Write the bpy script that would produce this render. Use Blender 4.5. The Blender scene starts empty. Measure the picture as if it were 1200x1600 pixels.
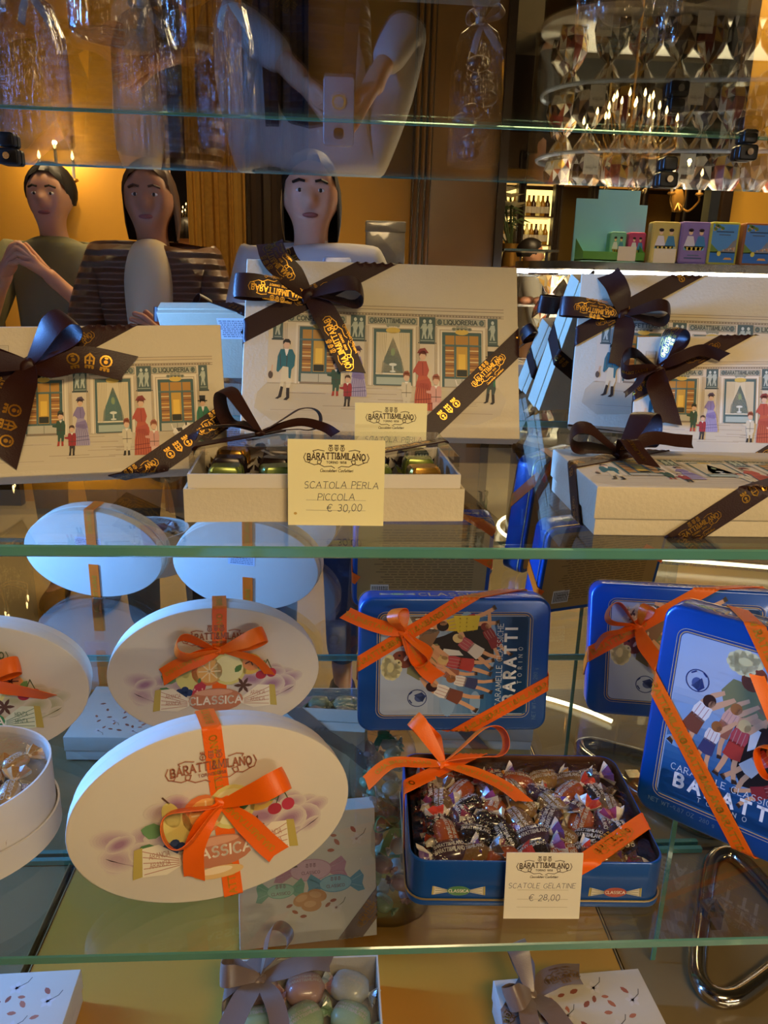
import bpy, bmesh, math, random
from math import sin, cos, pi, radians, sqrt, atan2
from mathutils import Vector, Matrix

random.seed(7)
S = bpy.context.scene
COL = S.collection

# ------------------------------------------------------------------ camera
PITCH, ROLL, YAW = radians(16.855), radians(1.652), radians(3.818)
FW = Vector((sin(YAW) * cos(PITCH), cos(YAW) * cos(PITCH), -sin(PITCH)))
_rt = Vector((cos(YAW), -sin(YAW), 0))
_up = _rt.cross(FW)
RT = cos(ROLL) * _rt + sin(ROLL) * _up
UP = -sin(ROLL) * _rt + cos(ROLL) * _up
cd = bpy.data.cameras.new('camera')
cam = bpy.data.objects.new('camera', cd)
COL.objects.link(cam)
cd.sensor_fit = 'HORIZONTAL'
cd.sensor_width = 36.0
cd.lens = 36.0
cd.clip_start = 0.02
cd.clip_end = 60
cam.matrix_world = Matrix((
    (RT.x, UP.x, -FW.x, 0), (RT.y, UP.y, -FW.y, 0), (RT.z, UP.z, -FW.z, 0), (0, 0, 0, 1)))
S.camera = cam

# ------------------------------------------------------------------ view + light
S.view_settings.view_transform = 'Standard'
S.view_settings.look = 'None'
S.view_settings.gamma = 1.0
S.view_settings.use_curve_mapping = False
S.view_settings.exposure = 0.0
W = bpy.data.worlds.new('shop_air')
S.world = W
W.use_nodes = True
W.node_tree.nodes['Background'].inputs[0].default_value = (1.0, 0.82, 0.6, 1)
W.node_tree.nodes['Background'].inputs[1].default_value = 0.07


def area(name, loc, target, sx, sy, energy, color, spread=180):
    l = bpy.data.lights.new(name, 'AREA')
    l.shape = 'RECTANGLE'
    l.size, l.size_y = sx, sy
    l.energy = energy
    l.color = color
    l.spread = radians(spread)
    o = bpy.data.objects.new(name, l)
    COL.objects.link(o)
    o.location = loc
    o.rotation_euler = (Vector(target) - Vector(loc)).to_track_quat('-Z', 'Y').to_euler()
    o['kind'] = 'helper'
    return o


WARM = (1.0, 0.72, 0.37)
COOL = (0.11, 0.34, 1.0)
area('added_warm_light', (0.55, -1.0, 1.2), (0.1, 0.8, -0.35), 0.9, 0.4, 29, WARM)  # added warm key light in mid-air, aimed at the case; no lamp hangs there
area('added_warm_light', (-0.9, -1.6, 2.15), (-0.9, -1.9, -1), 1.2, 1.2, 30, WARM, 75)  # this and the next two: unseen lights added to brighten the shop
area('added_warm_light', (1.8, -1.6, 2.15), (1.8, -1.7, -1), 1.2, 1.2, 30, WARM, 75)
area('added_warm_light', (2.2, -2.9, 2.15), (2.2, -4.2, -.6), 1.2, 0.8, 36, WARM, 90)
# daylight from the street window at the end of the display case
area('window_daylight', (-1.25, 0.965, 0.0), (0.2, 0.965, -0.1), 0.085, 1.1, 40, COOL, 100)

# ------------------------------------------------------------------ key planes
MIR = 1.0123            # mirror at the back of the case
FRONT = 0.5             # front edge of the shelves
ZT, ZM, ZL, ZB = 0.1774, -0.1771, -0.5259, -0.8751
FLOOR = -1.35


def ray(px, py):
    return RT * ((px - 600) / 1200) + UP * ((800 - py) / 1200) + FW


def onz(px, py, z):
    r = ray(px, py)
    return r * (z / r.z)


def ony(px, py, y):
    r = ray(px, py)
    return r * (y / r.y)


def shop(px, py, depth):
    """the real place, in the shop behind the camera, of what the mirror shows at a point"""
    p = ony(px, py, depth)
    return Vector((p.x, 2 * MIR - depth, p.z))


# ------------------------------------------------------------------ colours + materials
def lin(c):
    return c / 12.92 if c <= 0.04045 else ((c + 0.055) / 1.055) ** 2.4


def hx(s):
    s = s.lstrip('#')
    return tuple(lin(int(s[i:i + 2], 16) / 255) for i in (0, 2, 4)) + (1.0,)


def nt(name):
    m = bpy.data.materials.new(name)
    m.use_nodes = True
    return m, m.node_tree.nodes, m.node_tree.links


def mat(name, col, rough=0.5, metal=0.0, noise=0.0, nscale=40, bump=0.0, bscale=200, **kw):
    m, n, l = nt(name)
    b = n['Principled BSDF']
    c = hx(col) if isinstance(col, str) else col
    b.inputs['Base Color'].default_value = c
    b.inputs['Roughness'].default_value = rough
    b.inputs['Metallic'].default_value = metal
    for k, v in kw.items():
        b.inputs[k].default_value = v
    if noise or bump:
        tc = n.new('ShaderNodeTexCoord')
    if noise:
        t = n.new('ShaderNodeTexNoise')
        t.inputs['Scale'].default_value = nscale
        t.inputs['Detail'].default_value = 6
        l.new(tc.outputs['Object'], t.inputs['Vector'])
        x = n.new('ShaderNodeMix')
        x.data_type = 'RGBA'
        x.inputs[6].default_value = tuple(v * (1 - noise) for v in c[:3]) + (1,)
        x.inputs[7].default_value = tuple(min(1, v * (1 + noise)) for v in c[:3]) + (1,)
        l.new(t.outputs[0], x.inputs[0])
        l.new(x.outputs[2], b.inputs['Base Color'])
    if bump:
        t2 = n.new('ShaderNodeTexNoise')
        t2.inputs['Scale'].default_value = bscale
        t2.inputs['Detail'].default_value = 4
        l.new(tc.outputs['Object'], t2.inputs['Vector'])
        bp = n.new('ShaderNodeBump')
        bp.inputs['Strength'].default_value = bump
        bp.inputs['Distance'].default_value = 0.002
        l.new(t2.outputs[0], bp.inputs['Height'])
        l.new(bp.outputs[0], b.inputs['Normal'])
    return m


def print_mat(name, rough=0.55, spec=0.4, metal=0.0, coat=0.0):
    """printed colours, carried by the faces of the printed shapes"""
    m, n, l = nt(name)
    b = n['Principled BSDF']
    a = n.new('ShaderNodeVertexColor')
    a.layer_name = 'Col'
    l.new(a.outputs[0], b.inputs['Base Color'])
    b.inputs['Roughness'].default_value = rough
    b.inputs['Specular IOR Level'].default_value = spec
    b.inputs['Metallic'].default_value = metal
    b.inputs['Coat Weight'].default_value = coat
    b.inputs['Coat Roughness'].default_value = 0.15
    return m


def quilt(m, scale=9, strength=.8):
    n, l = m.node_tree.nodes, m.node_tree.links
    tc = n.new('ShaderNodeTexCoord')
    w = n.new('ShaderNodeTexWave')
    w.bands_direction = 'Z'
    w.wave_profile = 'SIN'
    w.inputs['Scale'].default_value = scale
    w.inputs['Distortion'].default_value = 1.2
    bp = n.new('ShaderNodeBump')
    bp.inputs['Strength'].default_value = strength
    bp.inputs['Distance'].default_value = .03
    l.new(tc.outputs['Object'], w.inputs['Vector'])
    l.new(w.outputs[1], bp.inputs['Height'])
    l.new(bp.outputs[0], n['Principled BSDF'].inputs['Normal'])
    return m


def emit(name, col, strength):
    m, n, l = nt(name)
    b = n['Principled BSDF']
    b.inputs['Base Color'].default_value = (0.8, 0.7, 0.5, 1)
    b.inputs['Emission Color'].default_value = hx(col)
    b.inputs['Emission Strength'].default_value = strength
    return m


def clear(name, tint, ior=1.5, rough=0.0, bump=0.0, bscale=60, stretch=(1, 1, 1), haze=0.0, hazecol='ffffff'):
    """a clear sheet: what it lets through is tinted, what it mirrors grows with the grazing angle"""
    m, n, l = nt(name)
    n.remove(n['Principled BSDF'])
    out = n['Material Output']
    tr = n.new('ShaderNodeBsdfTransparent')
    tr.inputs[0].default_value = tint
    gl = n.new('ShaderNodeBsdfGlossy')
    gl.inputs['Roughness'].default_value = rough
    fr = n.new('ShaderNodeFresnel')
    # a thin sheet mirrors alike from both of its sides
    ge = n.new('ShaderNodeNewGeometry')
    mi = n.new('ShaderNodeMapRange')
    mi.inputs[3].default_value = ior
    mi.inputs[4].default_value = 1 / ior
    l.new(ge.outputs['Backfacing'], mi.inputs[0])
    l.new(mi.outputs[0], fr.inputs['IOR'])
    mx = n.new('ShaderNodeMixShader')
    l.new(fr.outputs[0], mx.inputs[0])
    base = tr.outputs[0]
    if haze:
        df = n.new('ShaderNodeBsdfDiffuse')
        df.inputs[0].default_value = hx(hazecol)
        m2 = n.new('ShaderNodeMixShader')
        m2.inputs[0].default_value = haze
        l.new(tr.outputs[0], m2.inputs[1])
        l.new(df.outputs[0], m2.inputs[2])
        base = m2.outputs[0]
    l.new(base, mx.inputs[1])
    l.new(gl.outputs[0], mx.inputs[2])
    l.new(mx.outputs[0], out.inputs['Surface'])
    if bump:
        tc = n.new('ShaderNodeTexCoord')
        mp = n.new('ShaderNodeMapping')
        mp.inputs['Scale'].default_value = stretch
        t = n.new('ShaderNodeTexNoise')
        t.inputs['Scale'].default_value = bscale
        t.inputs['Detail'].default_value = 3
        bp = n.new('ShaderNodeBump')
        bp.inputs['Strength'].default_value = bump
        bp.inputs['Distance'].default_value = 0.01
        l.new(tc.outputs['Object'], mp.inputs[0])
        l.new(mp.outputs[0], t.inputs['Vector'])
        l.new(t.outputs[0], bp.inputs['Height'])
        l.new(bp.outputs[0], fr.inputs['Normal'])
        l.new(bp.outputs[0], gl.inputs['Normal'])
    return m


M = {}
M['print'] = print_mat('printed_paper', 0.6)
M['tinprint'] = print_mat('printed_tin', 0.35, 0.5, 0.0, 0.3)
M['foil'] = mat('gold_foil_print', 'b98a38', 0.33, 1.0)
M['dull_gold'] = mat('dull_gold_print', 'd08f1e', 0.4, 0.3)
M['paper'] = mat('cream_box_paper', 'ccbd9c', 0.62, noise=0.03, nscale=90, bump=0.25, bscale=300)
M['white_paper'] = mat('white_box_paper', 'd4cab8', 0.55, noise=0.02, nscale=60)
M['box_inside'] = mat('box_inner_paper', 'b5aa98', 0.7)
M['brown'] = mat('brown_satin_ribbon', '2e140d', 0.42, bump=0.15, bscale=900, **{'Specular IOR Level': 0.28})
M['taupe'] = mat('taupe_satin_ribbon', '7a6354', 0.3, bump=0.12, bscale=900, **{'Sheen Weight': 0.3, 'Specular IOR Level': 0.8})
M['orange'] = mat('orange_satin_ribbon', 'f2660a', 0.36, bump=0.12, bscale=900, **{'Specular IOR Level': 0.35})
M['green_ribbon'] = mat('green_satin_ribbon', '2f8a55', 0.4)
M['tin'] = mat('blue_lacquered_tin', '084c9e', 0.32, 0.25, **{'Coat Weight': 0.5, 'Coat Roughness': 0.12})
M['tin_gold'] = mat('gold_rim_line', 'cdb27a', 0.3, 0.8)
M['tin_back'] = mat('gold_brown_tin_back', 'a8844a', 0.45, 0.2)
M['tin_inside'] = mat('tin_inside_metal', '5b3a26', 0.4, 0.5)
M['card'] = mat('yellowish_card', 'efe3a8', 0.6)
M['card_white'] = mat('cream_card', 'ebe2cc', 0.6)
M['glass'] = clear('shelf_glass', (0.9, 0.915, 0.89, 1), 1.55)
M['glass_edge'] = mat('green_glass_edge', '5c9a8c', 0.12, noise=0.25, nscale=6, **{'Coat Weight': 0.6, 'Transmission Weight': 0.25})
M['acrylic'] = clear('clear_acrylic', (0.96, 0.96, 0.95, 1), 1.45)
M['film'] = clear('cellophane_film', (0.95, 0.95, 0.94, 1), 1.6, 0.04, bump=0.7, bscale=55)
M['bagfilm'] = clear('cellophane_bag', (0.9, 0.9, 0.89, 1), 1.9, 0.05, bump=1.0, bscale=34, stretch=(3, 3, 0.5))
M['chrome'] = mat('chrome', 'b9b2a6', 0.12, 1.0)
M['black'] = mat('black_metal', '17140f', 0.35, 0.5)


# ------------------------------------------------------------------ mesh builder
class MB:
    def __init__(s):
        s.v, s.f, s.m, s.c = [], [], [], []

    def add(s, pts, faces, mi=0, col=(1, 1, 1, 1)):
        b = len(s.v)
        s.v += [tuple(p) for p in pts]
        for f in faces:
            s.f.append([b + i for i in f])
            s.m.append(mi)
            s.c.append(col)
        return s

    def poly(s, pts, mi=0, col=(1, 1, 1, 1)):
        return s.add(pts, [list(range(len(pts)))], mi, col)

    def box(s, x0, x1, y0, y1, z0, z1, mi=0, col=(1, 1, 1, 1), R=None):
        p = [Vector((x, y, z)) for z in (z0, z1) for y in (y0, y1) for x in (x0, x1)]
        if R is not None:
            p = [R @ q for q in p]
        return s.add(p, [(0, 2, 3, 1), (4, 5, 7, 6), (0, 1, 5, 4), (2, 6, 7, 3), (0, 4, 6, 2), (1, 3, 7, 5)], mi, col)

    def loft(s, rings, mi=0, col=(1, 1, 1, 1), cap0=True, cap1=True, closed=True):
        b = len(s.v)
        n = len(rings[0])
        for r in rings:
            s.v += [tuple(p) for p in r]
        fs = []
        for i in range(len(rings) - 1):
            for j in range(n if closed else n - 1):
                k = (j + 1) % n
                fs.append([b + i * n + j, b + i * n + k, b + (i + 1) * n + k, b + (i + 1) * n + j])
        if cap0:
            fs.append([b + j for j in reversed(range(n))])
        if cap1:
            fs.append([b + (len(rings) - 1) * n + j for j in range(n)])
        for f in fs:
            s.f.append(f)
            s.m.append(mi)
            s.c.append(col)
        return s

    def prism(s, outline, y0, y1, bev=0.0, mi=0, col=(1, 1, 1, 1), axis='y'):
        """outline in x-z pushed along y (or in x-y pushed along z), edges rounded by bev"""
        def P(p, h, k):
            c = cen
            q = (c[0] + (p[0] - c[0]) * k[0], c[1] + (p[1] - c[1]) * k[1])
            return (q[0], h, q[1]) if axis == 'y' else (q[0], q[1], h)
        xs, ys = [p[0] for p in outline], [p[1] for p in outline]
        cen = ((min(xs) + max(xs)) / 2, (min(ys) + max(ys)) / 2)
        hw, hh = (max(xs) - min(xs)) / 2, (max(ys) - min(ys)) / 2
        rings = []
        if bev:
            for a in (0, 30, 60, 90):
                d = bev * (1 - sin(radians(a)))
                rings.append([P(p, y0 + bev * (1 - cos(radians(a))), (1 - d / hw, 1 - d / hh)) for p in outline])
            for a in (90, 60, 30, 0):
                d = bev * (1 - sin(radians(a)))
                rings.append([P(p, y1 - bev * (1 - cos(radians(a))), (1 - d / hw, 1 - d / hh)) for p in outline])
        else:
            rings = [[P(p, y, (1, 1)) for p in outline] for y in (y0, y1)]
        return s.loft(rings, mi, col)

    def tube(s, path, r, n=10, mi=0, col=(1, 1, 1, 1), caps=True):
        path = [Vector(p) for p in path]
        rings = []
        prev = None
        for i, p in enumerate(path):
            t = (path[min(i + 1, len(path) - 1)] - path[max(i - 1, 0)]).normalized()
            if prev is None:
                a = Vector((0, 0, 1)) if abs(t.z) < 0.9 else Vector((1, 0, 0))
                u = t.cross(a).normalized()
            else:
                u = (prev - t * prev.dot(t)).normalized()
            prev = u
            w = t.cross(u)
            rr = r[i] if isinstance(r, (list, tuple)) else r
            rings.append([p + rr * (cos(2 * pi * k / n) * u + sin(2 * pi * k / n) * w) for k in range(n)])
        return s.loft(rings, mi, col, caps, caps)

    def lathe(s, prof, n=24, c=(0, 0, 0), mi=0, col=(1, 1, 1, 1), sx=1, sy=1, cap0=True, cap1=True):
        rings = [[(c[0] + r * sx * cos(2 * pi * k / n), c[1] + r * sy * sin(2 * pi * k / n), c[2] + z) for k in range(n)] for r, z in prof]
        return s.loft(rings, mi, col, cap0, cap1)

    def ball(s, c, rx, ry=None, rz=None, n=14, mi=0, col=(1, 1, 1, 1)):
        ry, rz = ry or rx, rz or rx
        prof = [(max(1e-4, sin(pi * i / 8)), -cos(pi * i / 8)) for i in range(9)]
        rings = [[(c[0] + r * rx * cos(2 * pi * k / n), c[1] + r * ry * sin(2 * pi * k / n), c[2] + z * rz) for k in range(n)] for r, z in prof]
        return s.loft(rings, mi, col)

    def xf(s, R):
        s.v = [tuple(R @ Vector(p)) for p in s.v]
        return s

    def mesh(s, name, mats, smooth=True, angle=35):
        me = bpy.data.meshes.new(name)
        me.from_pydata(s.v, [], s.f)
        for m in (mats if isinstance(mats, (list, tuple)) else [mats]):
            me.materials.append(M[m] if isinstance(m, str) else m)
        me.polygons.foreach_set('material_index', s.m)
        at = me.color_attributes.new('Col', 'FLOAT_COLOR', 'CORNER')
        buf = []
        for f, c in zip(s.f, s.c):
            buf += list(c) * len(f)
        at.data.foreach_set('color', buf)
        if smooth:
            me.polygons.foreach_set('use_smooth', [True] * len(s.f))
            me.set_sharp_from_angle(angle=radians(angle))
        me.update()
        return me

    def build(s, name, mats, parent=None, smooth=True, angle=35):
        o = bpy.data.objects.new(name, s.mesh(name, mats, smooth, angle))
        COL.objects.link(o)
        if parent is not None:
            o.parent = parent
        return o


def tag(o, label, cat, group=None, kind=None):
    o['label'] = label
    o['category'] = cat
    if group:
        o['group'] = group
    if kind:
        o['kind'] = kind
    return o


def root(name, label, cat, mw, group=None):
    o = bpy.data.objects.new(name, None)
    COL.objects.link(o)
    o.empty_display_size = 0.02
    o.matrix_world = mw if isinstance(mw, Matrix) else Matrix.Translation(mw)
    return tag(o, label, cat, group)


def copy_tree(o, mw=None, label=None, group=None, parent=None):
    c = o.copy()
    COL.objects.link(c)
    if parent is not None:
        c.parent = parent
    if mw is not None:
        c.matrix_world = mw if isinstance(mw, Matrix) else Matrix.Translation(mw)
    if label:
        c['label'] = label
    if group:
        c['group'] = group
    for ch in list(o.children):
        copy_tree(ch, parent=c)
    return c


def struct(o):
    o['kind'] = 'structure'
    return o


def pose(x, y, zs, yaw, lean, roll=0.0, w=0.0):
    """upright face leaning back: local x runs along the face, y into the thing, z up the face"""
    yaw, lean, roll = radians(yaw), radians(lean), radians(roll)
    u = Vector((cos(yaw), sin(yaw), 0))
    fw = Vector((-sin(yaw), cos(yaw), 0))
    up = cos(lean) * Vector((0, 0, 1)) + sin(lean) * fw
    u2 = cos(roll) * u + sin(roll) * up
    up2 = -sin(roll) * u + cos(roll) * up
    n = u2.cross(up2)
    z = zs - min(-0.5 * w * u2.z, 0.5 * w * u2.z)
    return cols(u2, -n, up2, (x, y, z))


def lean_on(x, y, zs, yaw, lean, roll, w, t):
    """the same, resting on its lower back edge"""
    return pose(x, y, zs + t * sin(radians(lean)) + .0004, yaw, lean, roll, w)


def cols(a, b, c, o):
    return Matrix(((a[0], b[0], c[0], o[0]), (a[1], b[1], c[1], o[1]), (a[2], b[2], c[2], o[2]), (0, 0, 0, 1)))


def flat(x, y, z, yaw):
    """lying face up: local x along the front edge, y down, z towards the back"""
    yaw = radians(yaw)
    return cols((cos(yaw), sin(yaw), 0), (0, 0, -1), (-sin(yaw), cos(yaw), 0), (x, y, z))


def stand(x, y, z, yaw=0.0):
    return Matrix.Translation((x, y, z)) @ Matrix.Rotation(radians(yaw), 4, 'Z')


def rrect(x0, x1, y0, y1, r, n=6):
    o = []
    for cx, cy, a in ((x1 - r, y1 - r, 0), (x0 + r, y1 - r, 90), (x0 + r, y0 + r, 180), (x1 - r, y0 + r, 270)):
        for i in range(n + 1):
            t = radians(a + 90 * i / n)
            o.append((cx + r * cos(t), cy + r * sin(t)))
    return o


def ell(cx, cy, rx, ry, n=20, a0=0.0, a1=360.0, rot=0.0):
    o = []
    full = abs(a1 - a0) >= 359.9
    for i in range(n if full else n + 1):
        t = radians(a0 + (a1 - a0) * i / n)
        x, y = rx * cos(t), ry * sin(t)
        c, s_ = cos(radians(rot)), sin(radians(rot))
        o.append((cx + x * c - y * s_, cy + x * s_ + y * c))
    return o


# ------------------------------------------------------------------ lettering by pen strokes
def arc(cx, cy, rx, ry, a0, a1, n=10):
    return [(cx + rx * cos(radians(a0 + (a1 - a0) * i / n)), cy + ry * sin(radians(a0 + (a1 - a0) * i / n))) for i in range(n + 1)]


GL = {
    'A': (.8, [[(0, 0), (.4, 1), (.8, 0)], [(.16, .36), (.64, .36)]]),
    'B': (.62, [[(0, 0), (0, 1), (.32, 1)] + arc(.32, .76, .24, .24, 90, -90, 8) + [(0, .52)], [(.3, .52)] + arc(.34, .26, .28, .26, 90, -90, 8) + [(0, 0)]]),
    'C': (.68, [arc(.4, .5, .38, .5, 48, 312, 16)]),
    'D': (.7, [[(0, 0), (0, 1), (.25, 1)] + arc(.25, .5, .45, .5, 90, -90, 12) + [(0, 0)]]),
    'E': (.55, [[(.55, 1), (0, 1), (0, 0), (.55, 0)], [(0, .52), (.45, .52)]]),
    'F': (.52, [[(.52, 1), (0, 1), (0, 0)], [(0, .52), (.42, .52)]]),
    'G': (.74, [arc(.4, .5, .38, .5, 48, 330, 16) + [(.74, .45), (.45, .45)]]),
    'H': (.66, [[(0, 0), (0, 1)], [(.66, 0), (.66, 1)], [(0, .52), (.66, .52)]]),
    'I': (.04, [[(.02, 0), (.02, 1)]]),
    'K': (.62, [[(0, 0), (0, 1)], [(.6, 1), (0, .45)], [(.2, .62), (.62, 0)]]),
    'L': (.5, [[(0, 1), (0, 0), (.5, 0)]]),
    'M': (.86, [[(0, 0), (.06, 1), (.43, .2), (.8, 1), (.86, 0)]]),
    'N': (.7, [[(0, 0), (0, 1), (.7, 0), (.7, 1)]]),
    'O': (.8, [arc(.4, .5, .39, .5, 0, 360, 18)]),
    'P': (.58, [[(0, 0), (0, 1), (.3, 1)] + arc(.3, .74, .28, .26, 90, -90, 8) + [(0, .48)]]),
    'Q': (.8, [arc(.4, .5, .39, .5, 0, 360, 18), [(.5, .25), (.8, -.08)]]),
    'R': (.64, [[(0, 0), (0, 1), (.3, 1)] + arc(.3, .75, .26, .25, 90, -90, 8) + [(0, .5)], [(.26, .5), (.64, 0)]]),
    'S': (.58, [arc(.3, .75, .26, .25, 40, 250, 9) + arc(.28, .26, .29, .26, 80, -140, 9)]),
    'T': (.7, [[(.35, 0), (.35, 1)], [(0, 1), (.7, 1)]]),
    'U': (.66, [[(0, 1), (0, .33)] + arc(.33, .33, .33, .33, 180, 360, 10) + [(.66, 1)]]),
    'V': (.74, [[(0, 1), (.37, 0), (.74, 1)]]),
    'W': (1.0, [[(0, 1), (.25, 0), (.5, .9), (.75, 0), (1, 1)]]),
    'X': (.66, [[(0, 0), (.66, 1)], [(0, 1), (.66, 0)]]),
    'Z': (.62, [[(0, 1), (.62, 1), (0, 0), (.62, 0)]]),
    '&': (.72, [[(.7, .0), (.2, .68)] + arc(.32, .82, .16, .18, 200, -20, 7) + [(.1, .38)] + arc(.28, .22, .24, .22, 150, 330, 7) + [(.66, .45)]]),
    '€': (.72, [arc(.46, .5, .36, .5, 50, 310, 14), [(0, .6), (.55, .6)], [(0, .42), (.5, .42)]]),
    '0': (.58, [arc(.29, .5, .28, .5, 0, 360, 14)]),
    '1': (.3, [[(0, .75), (.25, 1), (.25, 0)]]),
    '2': (.55, [arc(.28, .72, .26, .28, 160, -30, 8) + [(0, 0), (.55, 0)]]),
    '3': (.55, [arc(.26, .75, .25, .25, 140, -90, 8), arc(.26, .26, .28, .26, 90, -140, 8)]),
    '5': (.55, [[(.5, 1), (.08, 1), (.04, .56)] + arc(.27, .32, .27, .32, 120, -140, 9)]),
    '7': (.55, [[(0, 1), (.55, 1), (.2, 0)]]),
    '8': (.55, [arc(.27, .75, .22, .25, 0, 360, 12), arc(.27, .26, .27, .26, 0, 360, 12)]),
    '9': (.55, [arc(.27, .7, .25, .3, 0, 360, 12), [(.52, .7), (.4, 0)]]),
    ',': (.12, [[(.1, .1), (.02, -.18)]]),
    '.': (.1, [[(.04, 0), (.04, .1)]]),
    '-': (.4, [[(0, .45), (.4, .45)]]),
    ' ': (.34, []),
    'a': (.42, [arc(.2, .25, .2, .25, 0, 360, 10), [(.4, .5), (.4, 0)]]),
    'c': (.38, [arc(.22, .25, .2, .25, 50, 310, 9)]),
    'e': (.42, [[(.02, .28), (.4, .28)] + arc(.21, .25, .2, .25, 8, 310, 10)]),
    'f': (.28, [arc(.2, .85, .12, .13, 30, 180, 5) + [(.08, 0)], [(0, .5), (.24, .5)]]),
    'g': (.42, [arc(.2, .25, .2, .25, 0, 360, 10), [(.4, .5), (.4, -.2), (.1, -.25)]]),
    'i': (.06, [[(.03, 0), (.03, .5)], [(.03, .66), (.03, .72)]]),
    'l': (.06, [[(.03, 0), (.03, 1)]]),
    'n': (.4, [[(0, 0), (0, .5)], [(0, .35)] + arc(.2, .32, .18, .18, 150, 0, 6) + [(.38, 0)]]),
    'o': (.42, [arc(.21, .25, .2, .25, 0, 360, 10)]),
    'r': (.28, [[(0, 0), (0, .5)], [(0, .32)] + arc(.16, .34, .15, .15, 160, 50, 4)]),
    't': (.26, [[(.1, .85), (.1, .05), (.24, 0)], [(0, .5), (.24, .5)]]),
}


def stroke(pts, w):
    """a pen line as quads"""
    q = []
    for (x0, y0), (x1, y1) in zip(pts, pts[1:]):
        dx, dy = x1 - x0, y1 - y0
        L = sqrt(dx * dx + dy * dy)
        if L < 1e-9:
            continue
        ex, ey = dx / L * w * .35, dy / L * w * .35
        nx, ny = -dy / L * w / 2, dx / L * w / 2
        q.append([(x0 - ex + nx, y0 - ey + ny), (x0 - ex - nx, y0 - ey - ny), (x1 + ex - nx, y1 + ey - ny), (x1 + ex + nx, y1 + ey + ny)])
    return q


def lettering(s, h, weight=.12, serif=False, slant=0.0, gap=.2, center=True, jitter=0.0, rng=None):
    polys, x = [], 0.0
    for ch in s:
        wd, st = GL.get(ch, GL[' '])
        jy = rng.uniform(-jitter, jitter) if jitter else 0
        k = 1 + (rng.uniform(-jitter, jitter) if jitter else 0)
        for line in st:
            for q in stroke(line, weight):
                polys.append([(x + a, b * k + jy) for a, b in q])
            if serif:
                for p in (line[0], line[-1]):
                    if abs(p[1]) < .02 or abs(p[1] - 1) < .02:
                        a, b = x + p[0], p[1] * .94 + .03
                        polys.append([(a - weight, b - .035), (a + weight, b - .035), (a + weight, b + .035), (a - weight, b + .035)])
        x += wd + gap
    x -= gap
    ox = -x / 2 if center else 0
    return [[((a + ox + slant * b) * h, b * h) for a, b in q] for q in polys], x * h


class Art:
    """flat printed shapes with colours, in order from the bottom one up"""
    def __init__(s):
        s.p = []
        s.z = 0

    def up(s):
        s.z += 1
        return s

    def poly(s, pts, col):
        s.p.append((pts, hx(col) if isinstance(col, str) else col, s.z))
        return s

    def rect(s, x0, y0, x1, y1, col):
        return s.poly([(x0, y0), (x1, y0), (x1, y1), (x0, y1)], col)

    def ell(s, cx, cy, rx, ry, col, rot=0, n=18):
        return s.poly(ell(cx, cy, rx, ry, n, rot=rot), col)

    def line(s, pts, w, col):
        for q in stroke(pts, w):
            s.poly(q, col)
        return s

    def text(s, t, cx, cy, h, col, **kw):
        ps, w = lettering(t, h, **kw)
        for q in ps:
            s.poly([(cx + a, cy + b) for a, b in q], col)
        return s

    def xf(s, fn):
        s.p = [([fn(*q) for q in pts], c, z) for pts, c, z in s.p]
        return s

    def join(s, o):
        base = s.z + 1
        for pts, c, z in o.p:
            s.p.append((pts, c, base + z))
        s.z = base + o.z
        return s

    def put(s, mb, fn, mi, off=0.00006, step=0.000016):
        """fn(u, v, out) gives the point on the thing"""
        for pts, c, z in s.p:
            mb.poly([fn(a, b, off + z * step) for a, b in pts], mi, c)


def on_front(u, v, out):
    return (u, -out, v)


# ------------------------------------------------------------------ ribbons and bows
def catmull(pts, n=8):
    pts = [Vector(p) for p in pts]
    o = []
    for i in range(len(pts) - 1):
        p0, p1, p2, p3 = pts[max(i - 1, 0)], pts[i], pts[i + 1], pts[min(i + 2, len(pts) - 1)]
        for k in range(n):
            t = k / n
            o.append(0.5 * ((2 * p1) + (p2 - p0) * t + (2 * p0 - 5 * p1 + 4 * p2 - p3) * t * t + (3 * p1 - p0 - 3 * p2 + p3) * t ** 3))
    o.append(pts[-1])
    return o


class Strip:
    def __init__(s, pts, sides, widths, skew=0.0, crown=0.0):
        s.p, s.w, s.skew, s.crown = pts, widths, skew, crown
        s.sd, s.nr, s.l = [], [], [0.0]
        for i, p in enumerate(pts):
            t = (pts[min(i + 1, len(pts) - 1)] - pts[max(i - 1, 0)]).normalized()
            a = sides[i] - t * sides[i].dot(t)
            a.normalize()
            s.sd.append(a)
            s.nr.append(a.cross(t))
            if i:
                s.l.append(s.l[-1] + (p - pts[i - 1]).length)
        s.len = s.l[-1]

    def at(s, d, v, out):
        d = max(0.0, min(s.len, d))
        i = 0
        while i < len(s.l) - 2 and s.l[i + 1] < d:
            i += 1
        t = (d - s.l[i]) / max(1e-9, s.l[i + 1] - s.l[i])
        q = s.p[i].lerp(s.p[i + 1], t)
        sd = s.sd[i].lerp(s.sd[i + 1], t)
        n = s.nr[i].lerp(s.nr[i + 1], t)
        w = s.w[i] + (s.w[i + 1] - s.w[i]) * t
        h = s.crown * (1 - (2 * v / max(w, 1e-6)) ** 2) * w
        return q + sd * v + n * (out + h)

    def into(s, mb, mi=0, th=0.00028, na=6):
        rings = []
        for i, p in enumerate(s.p):
            r = []
            t = (s.p[i] - s.p[i - 1]).normalized() if i == len(s.p) - 1 else None
            for side in (1, -1):
                for k in range(na + 1):
                    f = (k / na - .5) * side
                    h = s.crown * (1 - 4 * f * f) * s.w[i]
                    q = p + s.sd[i] * (f * s.w[i]) + s.nr[i] * (h + th * side)
                    if t is not None and s.skew:
                        q = q + t * (f * s.skew * s.w[i])
                    r.append(q)
            rings.append(r)
        mb.loft(rings, mi)
        return mb


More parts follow.
